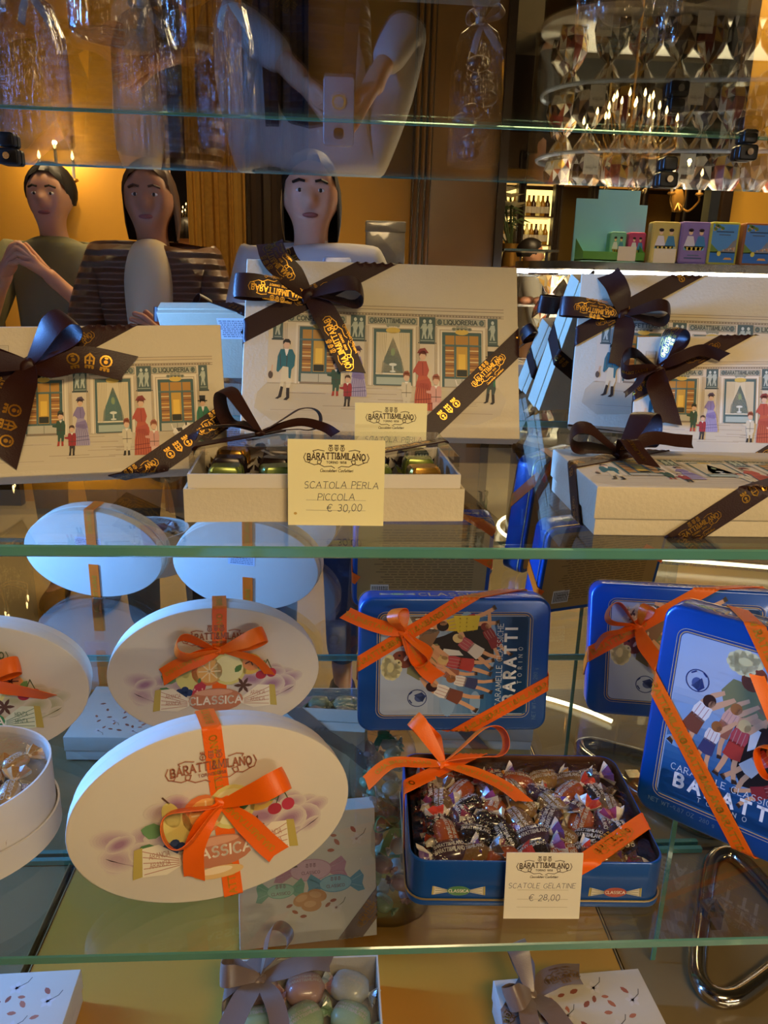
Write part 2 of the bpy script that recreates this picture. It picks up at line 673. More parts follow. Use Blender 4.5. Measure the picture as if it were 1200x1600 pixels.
NOUT = Vector((0, -1, 0))


def loop_strip(K, ang, L, H, w, op=20, lift=.004, droop=0.0, pinch=.32, n=30, out=NOUT, up2=(0, 0, 1), x2=(1, 0, 0), twist=0):
    a, op = radians(ang), radians(op)
    X, Z = Vector(x2), Vector(up2)
    d = X * cos(a) + Z * sin(a)
    sd = Z * cos(a) - X * sin(a)
    e = out * cos(op) + sd * sin(op)
    ax = d.cross(e)
    pts, sides, ws = [], [], []
    for i in range(n + 1):
        t = i / n
        r = sin(pi * t) ** .85
        q = Vector(K) + d * (L * r) + e * (H * sin(2 * pi * t) * (0.55 + .45 * r)) + out * (lift + H * cos(op) * min(1, r * 1.6)) + sd * (-droop * r * r)
        pts.append(q)
        tw = radians(twist) * (t - .5)
        sides.append(ax * cos(tw) + e * sin(tw))
        ws.append(w * (pinch + (1 - pinch) * min(1, r * 1.5) ** .8))
    return Strip(pts, sides, ws, crown=.03)


def tail_strip(K, pts, w, twist=(0, 0), pinch=.35, skew=.5, n=7, out=NOUT, up2=(0, 0, 1), x2=(1, 0, 0)):
    """pts: (along x, along z, height above the face) from the knot"""
    X, Z = Vector(x2), Vector(up2)
    P = catmull([Vector(K) + X * a + Z * b + out * h for a, b, h in [(0, 0, .004)] + list(pts)], n)
    sides, ws = [], []
    m = len(P) - 1
    for i, p in enumerate(P):
        t = (P[min(i + 1, m)] - P[max(i - 1, 0)]).normalized()
        sd = out.cross(t)
        if sd.length < 1e-4:
            sd = X.copy()
        sd.normalize()
        nn = t.cross(sd)
        f = i / m
        tw = radians(twist[0] + (twist[1] - twist[0]) * f)
        sides.append(sd * cos(tw) + nn * sin(tw))
        ws.append(w * (pinch + (1 - pinch) * min(1, f * 3.2) ** .8))
    return Strip(P, sides, ws, skew=skew, crown=.03)


def knot_mesh(mb, K, w, ang, out=NOUT, up2=(0, 0, 1), x2=(1, 0, 0)):
    a = radians(ang)
    X, Z = Vector(x2), Vector(up2)
    d = X * cos(a) + Z * sin(a)
    sd = Z * cos(a) - X * sin(a)
    rings = []
    for i in range(15):
        t = i / 14
        f = (t - .5) * 2
        r = sqrt(max(0.02, 1 - f * f * .9))
        c = Vector(K) + d * (f * w * .34) + out * .0035
        rr = []
        for k in range(16):
            th = 2 * pi * k / 16
            pl = 1 + .07 * sin(th * 5 + f * 3)
            rr.append(c + sd * (cos(th) * w * .36 * (.72 + .28 * abs(f)) * pl) + out * (sin(th) * w * .24 * r * pl))
        rings.append(rr)
    mb.loft(rings, 0)


def crest(art, cx, cy, h, col):
    """three little crests in a row"""
    for k, x in enumerate((-.95, 0, .95)):
        X, Y = cx + x * h, cy
        for dx in (-.22, 0, .22):
            art.ell(X + dx * h, Y + .5 * h, .09 * h, .1 * h, col, n=8)
        art.rect(X - .28 * h, Y + .33 * h, X + .28 * h, Y + .42 * h, col)
        if k == 1:
            art.poly([(X - .3 * h, Y + .28 * h), (X - .3 * h, Y - .2 * h), (X, Y - .5 * h), (X, Y - .35 * h), (X - .2 * h, Y - .13 * h), (X - .2 * h, Y + .28 * h)], col)
            art.poly([(X + .3 * h, Y + .28 * h), (X + .3 * h, Y - .2 * h), (X, Y - .5 * h), (X, Y - .35 * h), (X + .2 * h, Y - .13 * h), (X + .2 * h, Y + .28 * h)], col)
            art.rect(X - .18 * h, Y - .02 * h, X + .18 * h, Y + .08 * h, col)
            art.rect(X - .05 * h, Y - .3 * h, X + .05 * h, Y + .28 * h, col)
        else:
            art.line(ell(X, Y - .1 * h, .33 * h, .36 * h, 14) + [(X + .33 * h, Y - .1 * h)], .1 * h, col)
            art.ell(X, Y - .05 * h, .13 * h, .14 * h, col, n=8)
            art.ell(X, Y - .3 * h, .12 * h, .07 * h, col, n=8)


def logo(col, tagline=True, scroll=True):
    """company lettering with crests over it and scrolls under it, one unit wide"""
    a = Art()
    crest(a, 0, .175, .1, col)
    ps, w = lettering('BARATTI&MILANO', .1, weight=.2, serif=True, gap=.26)
    k = .94 / w
    for q in ps:
        a.poly([(x * k, y - .1 * (x * k) ** 2) for x, y in q], col)
    if scroll:
        for sg in (-1, 1):
            a.line([(sg * x, y) for x, y in [(.5, .09), (.53, .02), (.5, -.05), (.44, -.06), (.42, -.02), (.46, .0)]], .012, col)
            a.line([(sg * x, y) for x, y in [(.46, -.06), (.36, -.1), (.26, -.08), (.24, -.03), (.3, -.02), (.31, -.07), (.2, -.13), (.08, -.12), (.03, -.15)]], .012, col)
            a.line([(sg * x, y) for x, y in [(.2, .13), (.3, .15), (.38, .13), (.36, .1)]], .012, col)
    a.text('TORINO 1858', 0, -.075, .036, col, weight=.2, gap=.3)
    if tagline:
        a.text('Cioccolatieri Confettieri', 0, -.215, .05, col, weight=.14, slant=.25, gap=.12)
    return a


CREST = Art()
crest(CREST, 0, 0, .32, 'ffffff')
LOGO = logo('ffffff')
WORD = Art().text('BARATTI&MILANO', 0, -.05, .1, 'ffffff', weight=.2, serif=True, gap=.26)


def stamp(mb, art, fn, s, mi, flip=False, off=.0004):
    """gold print of an art one unit wide, at scale s"""
    k = -s if flip else s
    for pts, c, z in art.p:
        mb.poly([fn(a * k, b * k, off) for a, b in pts], mi, c)


def folder(x0, x1, z0, z1, t):
    """wraps a sheet lying on the front over the sides and onto the back"""
    def fn(u, v, o):
        if v > z1 or v < z0:
            u = max(x0, min(x1, u))
        if u < x0:
            e = x0 - u
            return (x0 - o, e, v) if e <= t else (x0 + e - t, t + o, v)
        if u > x1:
            e = u - x1
            return (x1 + o, e, v) if e <= t else (x1 - e + t, t + o, v)
        if v > z1:
            e = v - z1
            return (u, e, z1 + o) if e <= t else (u, t + o, z1 - e + t)
        if v < z0:
            e = z0 - v
            return (u, e, z0 - o) if e <= t else (u, t + o, z0 + e - t)
        return (u, -o, v)
    return fn


def band(parent, fold, a, b, w, mats, prints=(), name='ribbon', top=.0012):
    """a flat ribbon from a to b on the unfolded faces; prints: (art, at, size, flip)"""
    A, B = Vector((a[0], a[1])), Vector((b[0], b[1]))
    d = (B - A).normalized()
    sd = Vector((-d.y, d.x))
    L = (B - A).length
    n = max(2, int(L / .0016))
    mb = MB()
    rings = []
    for i in range(n + 1):
        c = A + d * (L * i / n)
        r = []
        for k in range(6):
            q = c + sd * (w * (k / 5 - .5))
            r.append(fold(q.x, q.y, top))
        for k in (5, 0):
            q = c + sd * (w * (k / 5 - .5))
            r.append(fold(q.x, q.y, .0002))
        rings.append(r)
    mb.loft(rings, 0)
    for art, at, size, flip in prints:
        c = A + d * (L * at)
        stamp(mb, art, lambda x, y, o: fold(c.x + d.x * x + sd.x * y, c.y + d.y * x + sd.y * y, o), size, 1, flip, top + .00025)
    return mb.build(name, mats, parent, angle=50)


def bow(parent, K, w, mats, loops, tails, ang=0, out=NOUT, up2=(0, 0, 1), x2=(1, 0, 0), knot=1.0):
    """loops: dicts for loop_strip; tails: dicts for tail_strip; either may carry prints (art, distance, size, flip)"""
    e = bpy.data.objects.new('bow', None)
    COL.objects.link(e)
    e.parent = parent
    kw = dict(out=out, up2=up2, x2=x2)
    for nm, fn, lst in (('bow_loop', loop_strip, loops), ('ribbon_tail', tail_strip, tails)):
        for q in lst:
            q = dict(q)
            pr = q.pop('prints', ())
            st = fn(K, w=q.pop('w', w), **q, **kw)
            mb = MB()
            st.into(mb)
            for art, at, size, flip in pr:
                for sgn in (1, -1):
                    stamp(mb, art, lambda x, y, o: st.at(at * st.len + x, y * sgn, o * sgn), size, 1, flip, .0007)
            mb.build(nm, mats, e, angle=60)
    mb = MB()
    knot_mesh(mb, K, w * knot, ang, **kw)
    mb.build('knot', mats, e, angle=60)
    return e


BROWN, ORANGE, TAUPE = ['brown', 'foil'], ['orange', 'dull_gold'], ['taupe', 'foil']


# ------------------------------------------------------------------ printed pictures
def figure_person(a, x, top, h, coat, legs, hair, skin='d9b08c', kind='man', hat=None, arm=1, boots='2c2420', edge='4a3a30'):
    """a small standing figure in old-fashioned dress; x centre, top of head, height (y runs down the sheet)"""
    u = h / 8.0
    def P(*q):
        return [(x + dx * u, top + dy * u) for dx, dy in q]
    if kind == 'man':
        a.up()
        a.poly(P((-.55, 3.6), (.55, 3.6), (.75, 5.5), (.45, 6.5), (.5, 7.5), (.1, 7.5), (.05, 5.6), (-.2, 5.6), (-.55, 7.4), (-.9, 7.4), (-.65, 5.4)), legs)
        a.up()
        a.poly(P((-.62, 6.2), (-.28, 6.3), (-.5, 7.6), (-.95, 7.85), (-1.3, 7.8), (-.9, 7.5)), boots)
        a.poly(P((.1, 6.4), (.5, 6.4), (.52, 7.7), (.2, 8), (-.25, 7.95), (.12, 7.6)), boots)
        a.poly(P((-.75, 1.35), (.75, 1.35), (1.15, 2.2), (1.05, 3.5), (.7, 4.0), (.6, 5.2), (.35, 5.1), (.3, 3.7), (-.4, 3.6), (-.6, 3.9), (-1.0, 4.4), (-1.2, 4.2), (-1.1, 2.3)), coat)
        a.up()
        a.poly(P((-.25, 1.3), (.3, 1.3), (.1, 2.2), (-.05, 2.2)), 'efe6d2')
        a.line(P((.1, 2.0), (.05, 3.6)), u * .08, edge)
        a.line(P((-.8, 2.0), (-.7, 3.6)), u * .08, edge)
    elif kind == 'lady':
        a.up()
        a.poly(P((-.5, 3.2), (.5, 3.2), (1.1, 4.2), (1.3, 5.6), (1.6, 7.6), (1.5, 8), (-1.1, 8), (-1.0, 6), (-.75, 4.2)), legs)
        a.up()
        for k in range(7):
            xx = -.8 + k * .32
            a.line(P((xx * .6, 4.4), (xx, 6), (xx * 1.15, 7.9)), u * .07, edge)
        a.poly(P((-.75, 4.1), (.9, 3.7), (1.25, 5.0), (.6, 5.2), (-.3, 5.0), (-.9, 4.8)), coat)
        a.poly(P((-.55, 1.4), (.5, 1.4), (.85, 2.6), (.6, 3.4), (-.5, 3.4), (-1.0, 2.9), (-1.25, 3.1), (-1.2, 2.6)), coat)
        a.up()
        a.line(P((-.95, 6.6), (1.35, 6.4)), u * .1, edge)
        a.line(P((-1.0, 7.2), (1.45, 7.0)), u * .1, edge)
        a.line(P((0, 1.6), (.05, 3.3)), u * .07, edge)
    else:   # a child
        a.up()
        a.poly(P((-.7, 4.6), (.75, 4.6), (.75, 6.1), (.55, 7.4), (.1, 7.4), (.1, 6.1), (-.15, 6.1), (-.3, 7.4), (-.7, 7.4)), legs)
        a.up()
        a.poly(P((-.72, 6.9), (-.28, 6.9), (-.32, 7.9), (-.9, 8)), boots)
        a.poly(P((.1, 6.9), (.56, 6.9), (.62, 7.9), (.1, 8)), boots)
        a.poly(P((-.9, 2.1), (.9, 2.1), (1.1, 3.2), (1.0, 5.4), (-.95, 5.4), (-.95, 3.7), (-1.9, 3.5), (-1.95, 3.1), (-1.1, 3.0)), coat)
        a.up()
        a.line(P((0, 2.3), (0, 5.2)), u * .09, edge)
        a.poly(P((-.35, 2.0), (.35, 2.0), (0, 2.7)), 'efe6d2')
        a.line(P((-.95, 4.3), (1.0, 4.3)), u * .12, edge)
    big = 1.45 if kind == 'child' else 1.0
    a.up()
    a.ell(x, top + .72 * u * big, .42 * u * big, .58 * u * big, skin, n=12)
    a.up()
    a.poly([(x + dx * u * big, top + dy * u * big) for dx, dy in ((-.46, .75), (-.48, .3), (-.2, .0), (.25, .0), (.5, .3), (.48, .8), (.34, .5), (-.2, .42))], hair)
    if hat == 'top':
        a.poly(P((-.85, .25), (.85, .25), (.85, .42), (-.85, .42)), '23262a')
        a.poly(P((-.5, .3), (-.55, -.6), (.55, -.6), (.5, .3)), '23262a')
    elif hat:
        a.poly(P((-.75, .35), (-.4, -.25), (.3, -.4), (.8, .3)), hat)


def storefront():
    """old shop front with promenading figures; sheet coordinates of the big box lid, y down, 1065 by 690"""
    a = Art()
    wall, line, teal, cream, amber = 'd3c4a6', '7d6c58', '46605c', 'dccfb0', 'b98a3c'
    a.rect(95, 205, 985, 495, wall)
    a.poly([(95, 492), (985, 492), (1015, 540), (990, 600), (900, 640), (700, 628), (480, 650), (260, 630), (120, 640), (50, 590), (60, 530)], 'c6b797')
    a.up()
    rng = random.Random(3)
    for k in range(26):
        y = 500 + rng.random() * 110
        x = 80 + rng.random() * 700
        a.rect(x, y, x + 60 + rng.random() * 190, y + 2.5, rng.choice(['b09d82', 'c9ba9f', 'a8957a']))
    a.rect(85, 178, 1008, 190, 'cbb894')
    a.rect(95, 204, 1000, 214, 'b7a686')
    a.up()
    for y in (178, 190, 206, 214):
        a.line([(85, y), (1008, y)], 2, line)
    for k in range(74):
        a.rect(100 + k * 12.2, 207, 105 + k * 12.2, 213, '8c7b63')
    for x0, x1, t in ((168, 392, 'CONFETTERIA'), (478, 668, 'BARATTI&MILANO'), (742, 935, 'LIQUORERIA')):
        a.up()
        a.rect(x0, 221, x1, 249, 'a9a78e')
        a.up()
        a.line([(x0, 221), (x1, 221), (x1, 249), (x0, 249), (x0, 221)], 2, line)
        ps, w = lettering(t, 17, weight=.2, serif=True, gap=.24)
        k = min(1, (x1 - x0 - 50) / w)
        for q in ps:
            a.poly([((x0 + x1) / 2 + p * k, 243 - r) for p, r in q], '3c4440')
        for xx in (x0 + 14, x1 - 14):
            a.ell(xx, 235, 10, 12, '5e6a62', n=10)
            a.ell(xx, 235, 5, 6, 'b7b59c', n=8)
    # relief panels with little figures
    for x0, x1, y1 in ((112, 150, 318), (410, 468, 315), (676, 740, 318), (945, 984, 322)):
        a.up()
        a.rect(x0, 216, x1, y1, '4e5f5a')
        a.rect(x0 - 4, y1, x1 + 4, y1 + 6, '3f4c49')
        a.up()
        cx = (x0 + x1) / 2
        for dx in ((-11, 12) if x1 - x0 > 50 else (0,)):
            a.ell(cx + dx, 233, 6, 8, 'c8ccb8', n=10)
            a.poly([(cx + dx - 8, 243), (cx + dx + 8, 242), (cx + dx + 10, 262), (cx + dx + 5, 280), (cx + dx + 9, 303), (cx + dx + 2, 304), (cx + dx - 2, 284), (cx + dx - 7, 304), (cx + dx - 11, 303), (cx + dx - 7, 275), (cx + dx - 10, 258)], 'b4bba8')
            a.line([(cx + dx - 6, 246), (cx + dx - 14, 262)], 4, 'b4bba8')
        a.line([(x0 + 6, 311), (x1 - 6, 311)], 3, 'a2ab9a')
    # pilasters
    for x in (160, 398, 472, 672, 744, 938):
        a.up()
        a.rect(x - 6, 322, x + 6, 492, 'c9b692')
        for dx in (-6, 0, 6):
            a.line([(x + dx, 256), (x + dx, 488)], 1.6, '94826a')
    # doorways and the curtained window
    for x0, x1 in ((200, 382), (486, 662), (748, 934)):
        a.up()
        for g, c in ((0, 'e0d3b6'), (8, 'b4a283'), (12, 'dbceb0'), (18, '8a7a64')):
            a.rect(x0 + g, 256 + g, x1 - g, 494, c)
            a.up()
    def door(x0, x1, y0, y1):
        a.up()
        a.rect(x0, y0, x1, y1, teal)
        a.up()
        w = x1 - x0
        cx = (x0 + x1) / 2
        a.rect(x0 + .08 * w, y0 + 12, x1 - .08 * w, y0 + 48, 'b5843c')
        a.rect(x0 + .08 * w, y0 + 56, x0 + .3 * w, y1 - 40, 'a4713a')
        a.rect(x1 - .3 * w, y0 + 56, x1 - .08 * w, y1 - 40, 'a4713a')
        a.rect(x0 + .36 * w, y0 + 56, x1 - .36 * w, y1 - 40, 'c79a3f')
        a.rect(x0 + .06 * w, y1 - 32, x1 - .06 * w, y1, 'b9b39a')
        a.up()
        for k in range(7):
            y = y0 + 70 + k * 15
            for xa, xb in ((x0 + .08 * w, x0 + .3 * w), (x1 - .3 * w, x1 - .08 * w)):
                a.rect(xa, y, xb, y + 4, ('e0c88c', '7a4b2a', 'd9a84e')[k % 3])
        a.rect(cx - .09 * w, y0 + 86, cx + .09 * w, y0 + 146, 'e8bc4a')
        a.rect(cx - .13 * w, y1 - 68, cx + .13 * w, y1 - 42, '2f3026')
        a.rect(x0 + .31 * w, y0 + 12, x0 + .34 * w, y1 - 34, '59716b')
        a.rect(x1 - .34 * w, y0 + 12, x1 - .31 * w, y1 - 34, '59716b')
        a.rect(x0, y0 + 48, x1, y0 + 54, '59716b')
        a.line([(cx, y1 - 30), (cx, y1)], 2, '6c6a5a')
        a.ell(cx, y0 - 2, .17 * w, 11, 'd8b656')
        a.up()
        for k in range(5):
            a.ell(cx - .2 * w + k * .1 * w, y0 - 14 - (4 if k in (1, 2, 3) else 0), .06 * w, 8, '9a9a84', n=8)
            a.ell(cx - .2 * w + k * .1 * w, y0 - 14, .03 * w, 4, '5e665c', n=8)
    door(214, 366, 268, 486)
    door(766, 920, 276, 492)
    a.up()
    a.rect(500, 268, 650, 492, '51665f')
    a.up()
    a.rect(510, 282, 640, 450, 'd6c79f')
    a.poly([(530, 446), (536, 400), (556, 350), (575, 300), (595, 352), (612, 400), (620, 446)], '5f8780')
    a.rect(512, 460, 640, 488, 'a9b3a0')
    a.ell(575, 274, 28, 12, 'd2b356')
    a.up()
    for k in range(6):
        a.line([(514 + k * 7, 284), (516 + k * 6, 350), (514 + k * 4, 448)], 1.8, 'b39f78')
        a.line([(636 - k * 7, 284), (634 - k * 6, 350), (636 - k * 4, 448)], 1.8, 'b39f78')
    a.ell(575, 410, 15, 6, 'd9d9c4')
    a.rect(572, 414, 578, 434, 'd9d9c4')
    a.ell(575, 437, 12, 4, 'd9d9c4')
    a.ell(575, 360, 8, 16, '8a9a6a', n=10)
    a.line([(510, 446), (640, 446)], 4, 'e3d8b8')
    for k in range(5):
        a.ell(555 + k * 10, 254 - (3 if k in (1, 2, 3) else 0), 7, 8, '9a9a84', n=8)
    # a tablet on the wall at far left
    a.up()
    a.rect(100, 120, 150, 158, 'c9bda2')
    a.line([(100, 120), (150, 120), (150, 158), (100, 158), (100, 120)], 2, line)
    for k in range(4):
        a.line([(106, 127 + k * 8), (144, 127 + k * 8)], 1.6, line)
    # figures
    figure_person(a, 166, 320, 240, '2f6a70', 'd9cba6', '2e2620')
    a.up()
    a.ell(108, 462, 9, 15, '5b4a3c')
    a.line([(114, 425), (112, 450)], 5, 'd9b08c')
    figure_person(a, 357, 400, 140, '35513f', '35513f', '33261f', kind='child', hat='3a4a3c', boots='a83a2a')
    figure_person(a, 438, 348, 192, '8a7aa0', 'a497ae', '3f3028', kind='lady', hat='5c4c60', edge='5d5072')
    figure_person(a, 402, 456, 124, '9c2b30', '3c3530', '4a3428', kind='child')
    figure_person(a, 628, 440, 148, 'cfc2a0', 'cfc2a0', '8a4a30', kind='child', hat='a0563c')
    figure_person(a, 690, 352, 236, 'b4503c', 'bb5a3c', '6a3426', kind='lady', hat='8a3a34', edge='7c2c22')
    figure_person(a, 742, 450, 156, 'd29a86', 'd8ae98', '9a5a3a', kind='child', hat='a8604a')
    figure_person(a, 956, 362, 196, '2f7a5a', '3f4a44', '2e2620', hat='top')
    a.up()
    a.poly([(822, 500), (828, 482), (866, 478), (876, 462), (888, 460), (900, 468), (886, 478), (882, 492), (878, 530), (872, 530), (870, 506), (840, 506), (836, 534), (828, 534), (830, 510)], 'e5dcc8')
    a.line([(824, 486), (818, 466)], 4, 'e5dcc8')
    a.up()
    a.poly([(836, 482), (862, 480), (866, 494), (846, 498)], '3a342e')
    a.poly([(876, 462), (884, 458), (884, 470), (878, 474)], '3a342e')
    a.xf(lambda x, y: (x / 1065 - .5, 1 - y / 690))
    return a


SHOPFRONT = storefront()


def kid(a, x, y, s, rot, hair, top, bottom, skin='d9a377', reach=1):
    """a child reaching up, seen from behind"""
    k, j = cos(radians(rot)), sin(radians(rot))
    def P(*q):
        return [(x + (p * k - r * j) * s, y + (p * j + r * k) * s) for p, r in q]
    a.up()
    a.poly(P((-.45, -1.1), (-.1, -1.1), (-.15, -2.0), (-.3, -2.9), (-.6, -2.9), (-.5, -2.0)), skin)
    a.poly(P((.1, -1.1), (.45, -1.1), (.6, -2.0), (.9, -2.8), (.6, -2.9), (.25, -2.0)), skin)
    a.poly(P((.25, .6), (.5, .75), (.95, 1.6), (1.25, 2.3), (1.0, 2.4), (.6, 1.75), (.15, 1.0)), skin)
    if reach > 1:
        a.poly(P((-.35, .6), (-.5, .8), (-.2, 1.7), (.3, 2.4), (.5, 2.2), (.15, 1.6), (-.1, .9)), skin)
    a.poly(P((-.62, -2.75), (-.3, -2.85), (-.2, -3.15), (-.7, -3.1)), '3b2a22')
    a.poly(P((.6, -2.8), (.9, -2.7), (1.1, -2.95), (.7, -3.1)), '3b2a22')
    a.up()
    a.poly(P((-.5, -.2), (.5, -.2), (.62, -1.35), (.05, -1.5), (-.6, -1.4)), bottom)
    a.poly(P((-.5, .75), (.45, .8), (.55, .2), (.48, -.35), (-.5, -.35), (-.6, .2)), top)
    a.up()
    for q in range(3):
        a.line(P((-.35 + q * .3, .65), (-.32 + q * .3, -.3)), .05 * s, 'b98a80')
    a.ell(*P((-.02, 1.15))[0], .42 * s, .46 * s, hair, rot)
    a.ell(*P((.22, 1.05))[0], .2 * s, .3 * s, skin, rot, n=10)


def tin_picture():
    """portrait picture on the tin lid, one unit wide, 1.34 high, origin at its centre: a cook handing out sweets to children"""
    a = Art()
    a.poly(rrect(-.5, .5, -.67, .67, .05), 'a9b6c6')
    a.up()
    for k in range(22):
        f = k / 21
        c0, c1 = (169, 182, 198), (24, 84, 140)
        g = max(0, min(1, (f - .2) * 1.7))
        col = '%02x%02x%02x' % tuple(int(p + (q - p) * g) for p, q in zip(c0, c1))
        y = .5 - f * 1.12
        a.rect(-.492, y - .055, .492, y, col)
    a.poly(rrect(-.492, .492, -.662, -.45, .045), '1a5288')
    a.up()
    # clouds of lighter blue behind the heads
    for x, y, rx, ry in ((-.3, .05, .22, .08), (.34, -.1, .2, .09), (-.38, -.2, .12, .05), (.2, -.34, .22, .04)):
        a.ell(x, y, rx, ry, '86a4c2')
    # the cook
    a.up()
    a.poly([(-.12, .36), (.1, .4), (.24, .28), (.3, .1), (.4, -.1), (.42, -.32), (.1, -.36), (-.05, -.1), (.0, .12)], '1d1a1c')
    a.up()
    a.poly([(-.15, .32), (-.08, .43), (.08, .42), (.2, .3), (.22, .16), (.1, .08), (.0, .2), (-.1, .16)], '7f7f55')
    a.poly([(.1, .12), (.17, .1), (.15, -.04), (.1, -.08)], 'd9d9d0')
    a.up()
    a.ell(.06, .47, .085, .1, '7b3f2b', -25)
    a.up()
    a.ell(.075, .44, .035, .014, 'e8ddd0', -30, n=10)
    a.ell(.03, .5, .012, .012, '231815', n=8)
    a.ell(.1, .5, .012, .012, '231815', n=8)
    for k in range(9):
        t = radians(20 + k * 34)
        a.ell(-.02 + .085 * cos(t), .57 + .055 * sin(t), .05, .045, 'd9d09a', n=10)
    a.ell(-.02, .57, .09, .06, 'e6dfb4')
    a.up()
    a.ell(-.02, .58, .05, .03, 'cfc58c')
    # the box of sweets
    a.up()
    a.poly([(.15, .42), (.33, .58), (.49, .44), (.48, .26), (.34, .14), (.3, .3)], 'c9c5b8')
    a.poly([(.34, .34), (.49, .42), (.49, .26), (.34, .14)], '4a2a20')
    a.poly([(.1, .26), (.34, .14), (.34, .34), (.2, .42)], '8a6a50')
    a.up()
    rng = random.Random(5)
    for k in range(80):
        u, v = rng.random(), rng.random()
        x, y = .15 + .24 * u + .05 * v, .3 + .18 * v + .05 * u - .06
        a.ell(x, y + .07, .02, .009, rng.choice(['efe9dc', 'f5f0e4', '5a4636', 'd8cdb8']), rng.random() * 180, n=7)
    a.up()
    a.line([(.37, .2), (.38, .32), (.42, .3), (.4, .25), (.44, .22), (.42, .2)], .012, 'f2eadc')
    a.line([(.43, .24), (.47, .3), (.46, .36)], .01, 'f2eadc')
    a.poly([(-.02, .14), (.12, .2), (.2, .18), (.2, .14), (.1, .13), (0, .08)], 'd29a70')
    # children
    kid(a, -.27, .08, .115, -24, '3a221c', 'e8e0d4', '7a4430', reach=2)
    kid(a, -.06, .1, .1, -20, 'a86a38', 'd9a58c', 'a06048', reach=2)
    kid(a, -.16, -.08, .095, -14, '9c6030', 'e4dcd0', '3b3f66')
    kid(a, .03, -.02, .11, -12, 'd8b878', 'b8484c', 'b83c30', reach=2)
    kid(a, .2, -.12, .105, -38, 'dcc488', 'b05058', 'd9cfc0')
    kid(a, .42, -.02, .12, 10, '2a1c18', 'd6b82c', 'a8323c', reach=2)
    kid(a, .3, -.32, .09, -60, '7a2a20', '8a2a30', '8a2a30')
    a.up()
    a.poly([(.33, -.02), (.5, .02), (.5, -.22), (.36, -.2)], 'd9bf35')
    for k in range(10):
        a.ell(.35 + (k % 4) * .04, -.04 - (k // 4) * .06, .007, .007, '8a5a1c', n=6)
    # stamp
    a.up()
    a.line(ell(-.33, .33, .085, .085, 24) + [(-.245, .33)], .008, '2a3a70')
    a.ell(-.33, .31, .04, .045, '4a5a88')
    a.poly([(-.37, .28), (-.3, .36), (-.27, .29), (-.31, .25)], '2a3a70')
    a.line([(-.38, .38), (-.35, .4)], .012, '2a3a70')
    a.line([(-.29, .4), (-.27, .38)], .012, '2a3a70')
    # words
    a.up()
    a.text('CARAMELLE CLASSICHE', 0, -.435, .05, 'dfe4e6', weight=.11, serif=True, gap=.3)
    a.text('BARATTI', 0, -.56, .1, 'eef0ee', weight=.24, gap=.52)
    a.text('TORINO', 0, -.62, .036, 'c8d4dc', weight=.13, gap=1.3)
    return a


TINPIC = tin_picture()


def leafpts(x, y, L, w, rot):
    k, j = cos(radians(rot)), sin(radians(rot))
    q = [(0, 0), (.25, .4), (.55, .5), (.85, .25), (1, 0), (.85, -.25), (.55, -.5), (.25, -.4)]
    return [(x + (p * L) * k - (r * w) * j, y + (p * L) * j + (r * w) * k) for p, r in q]


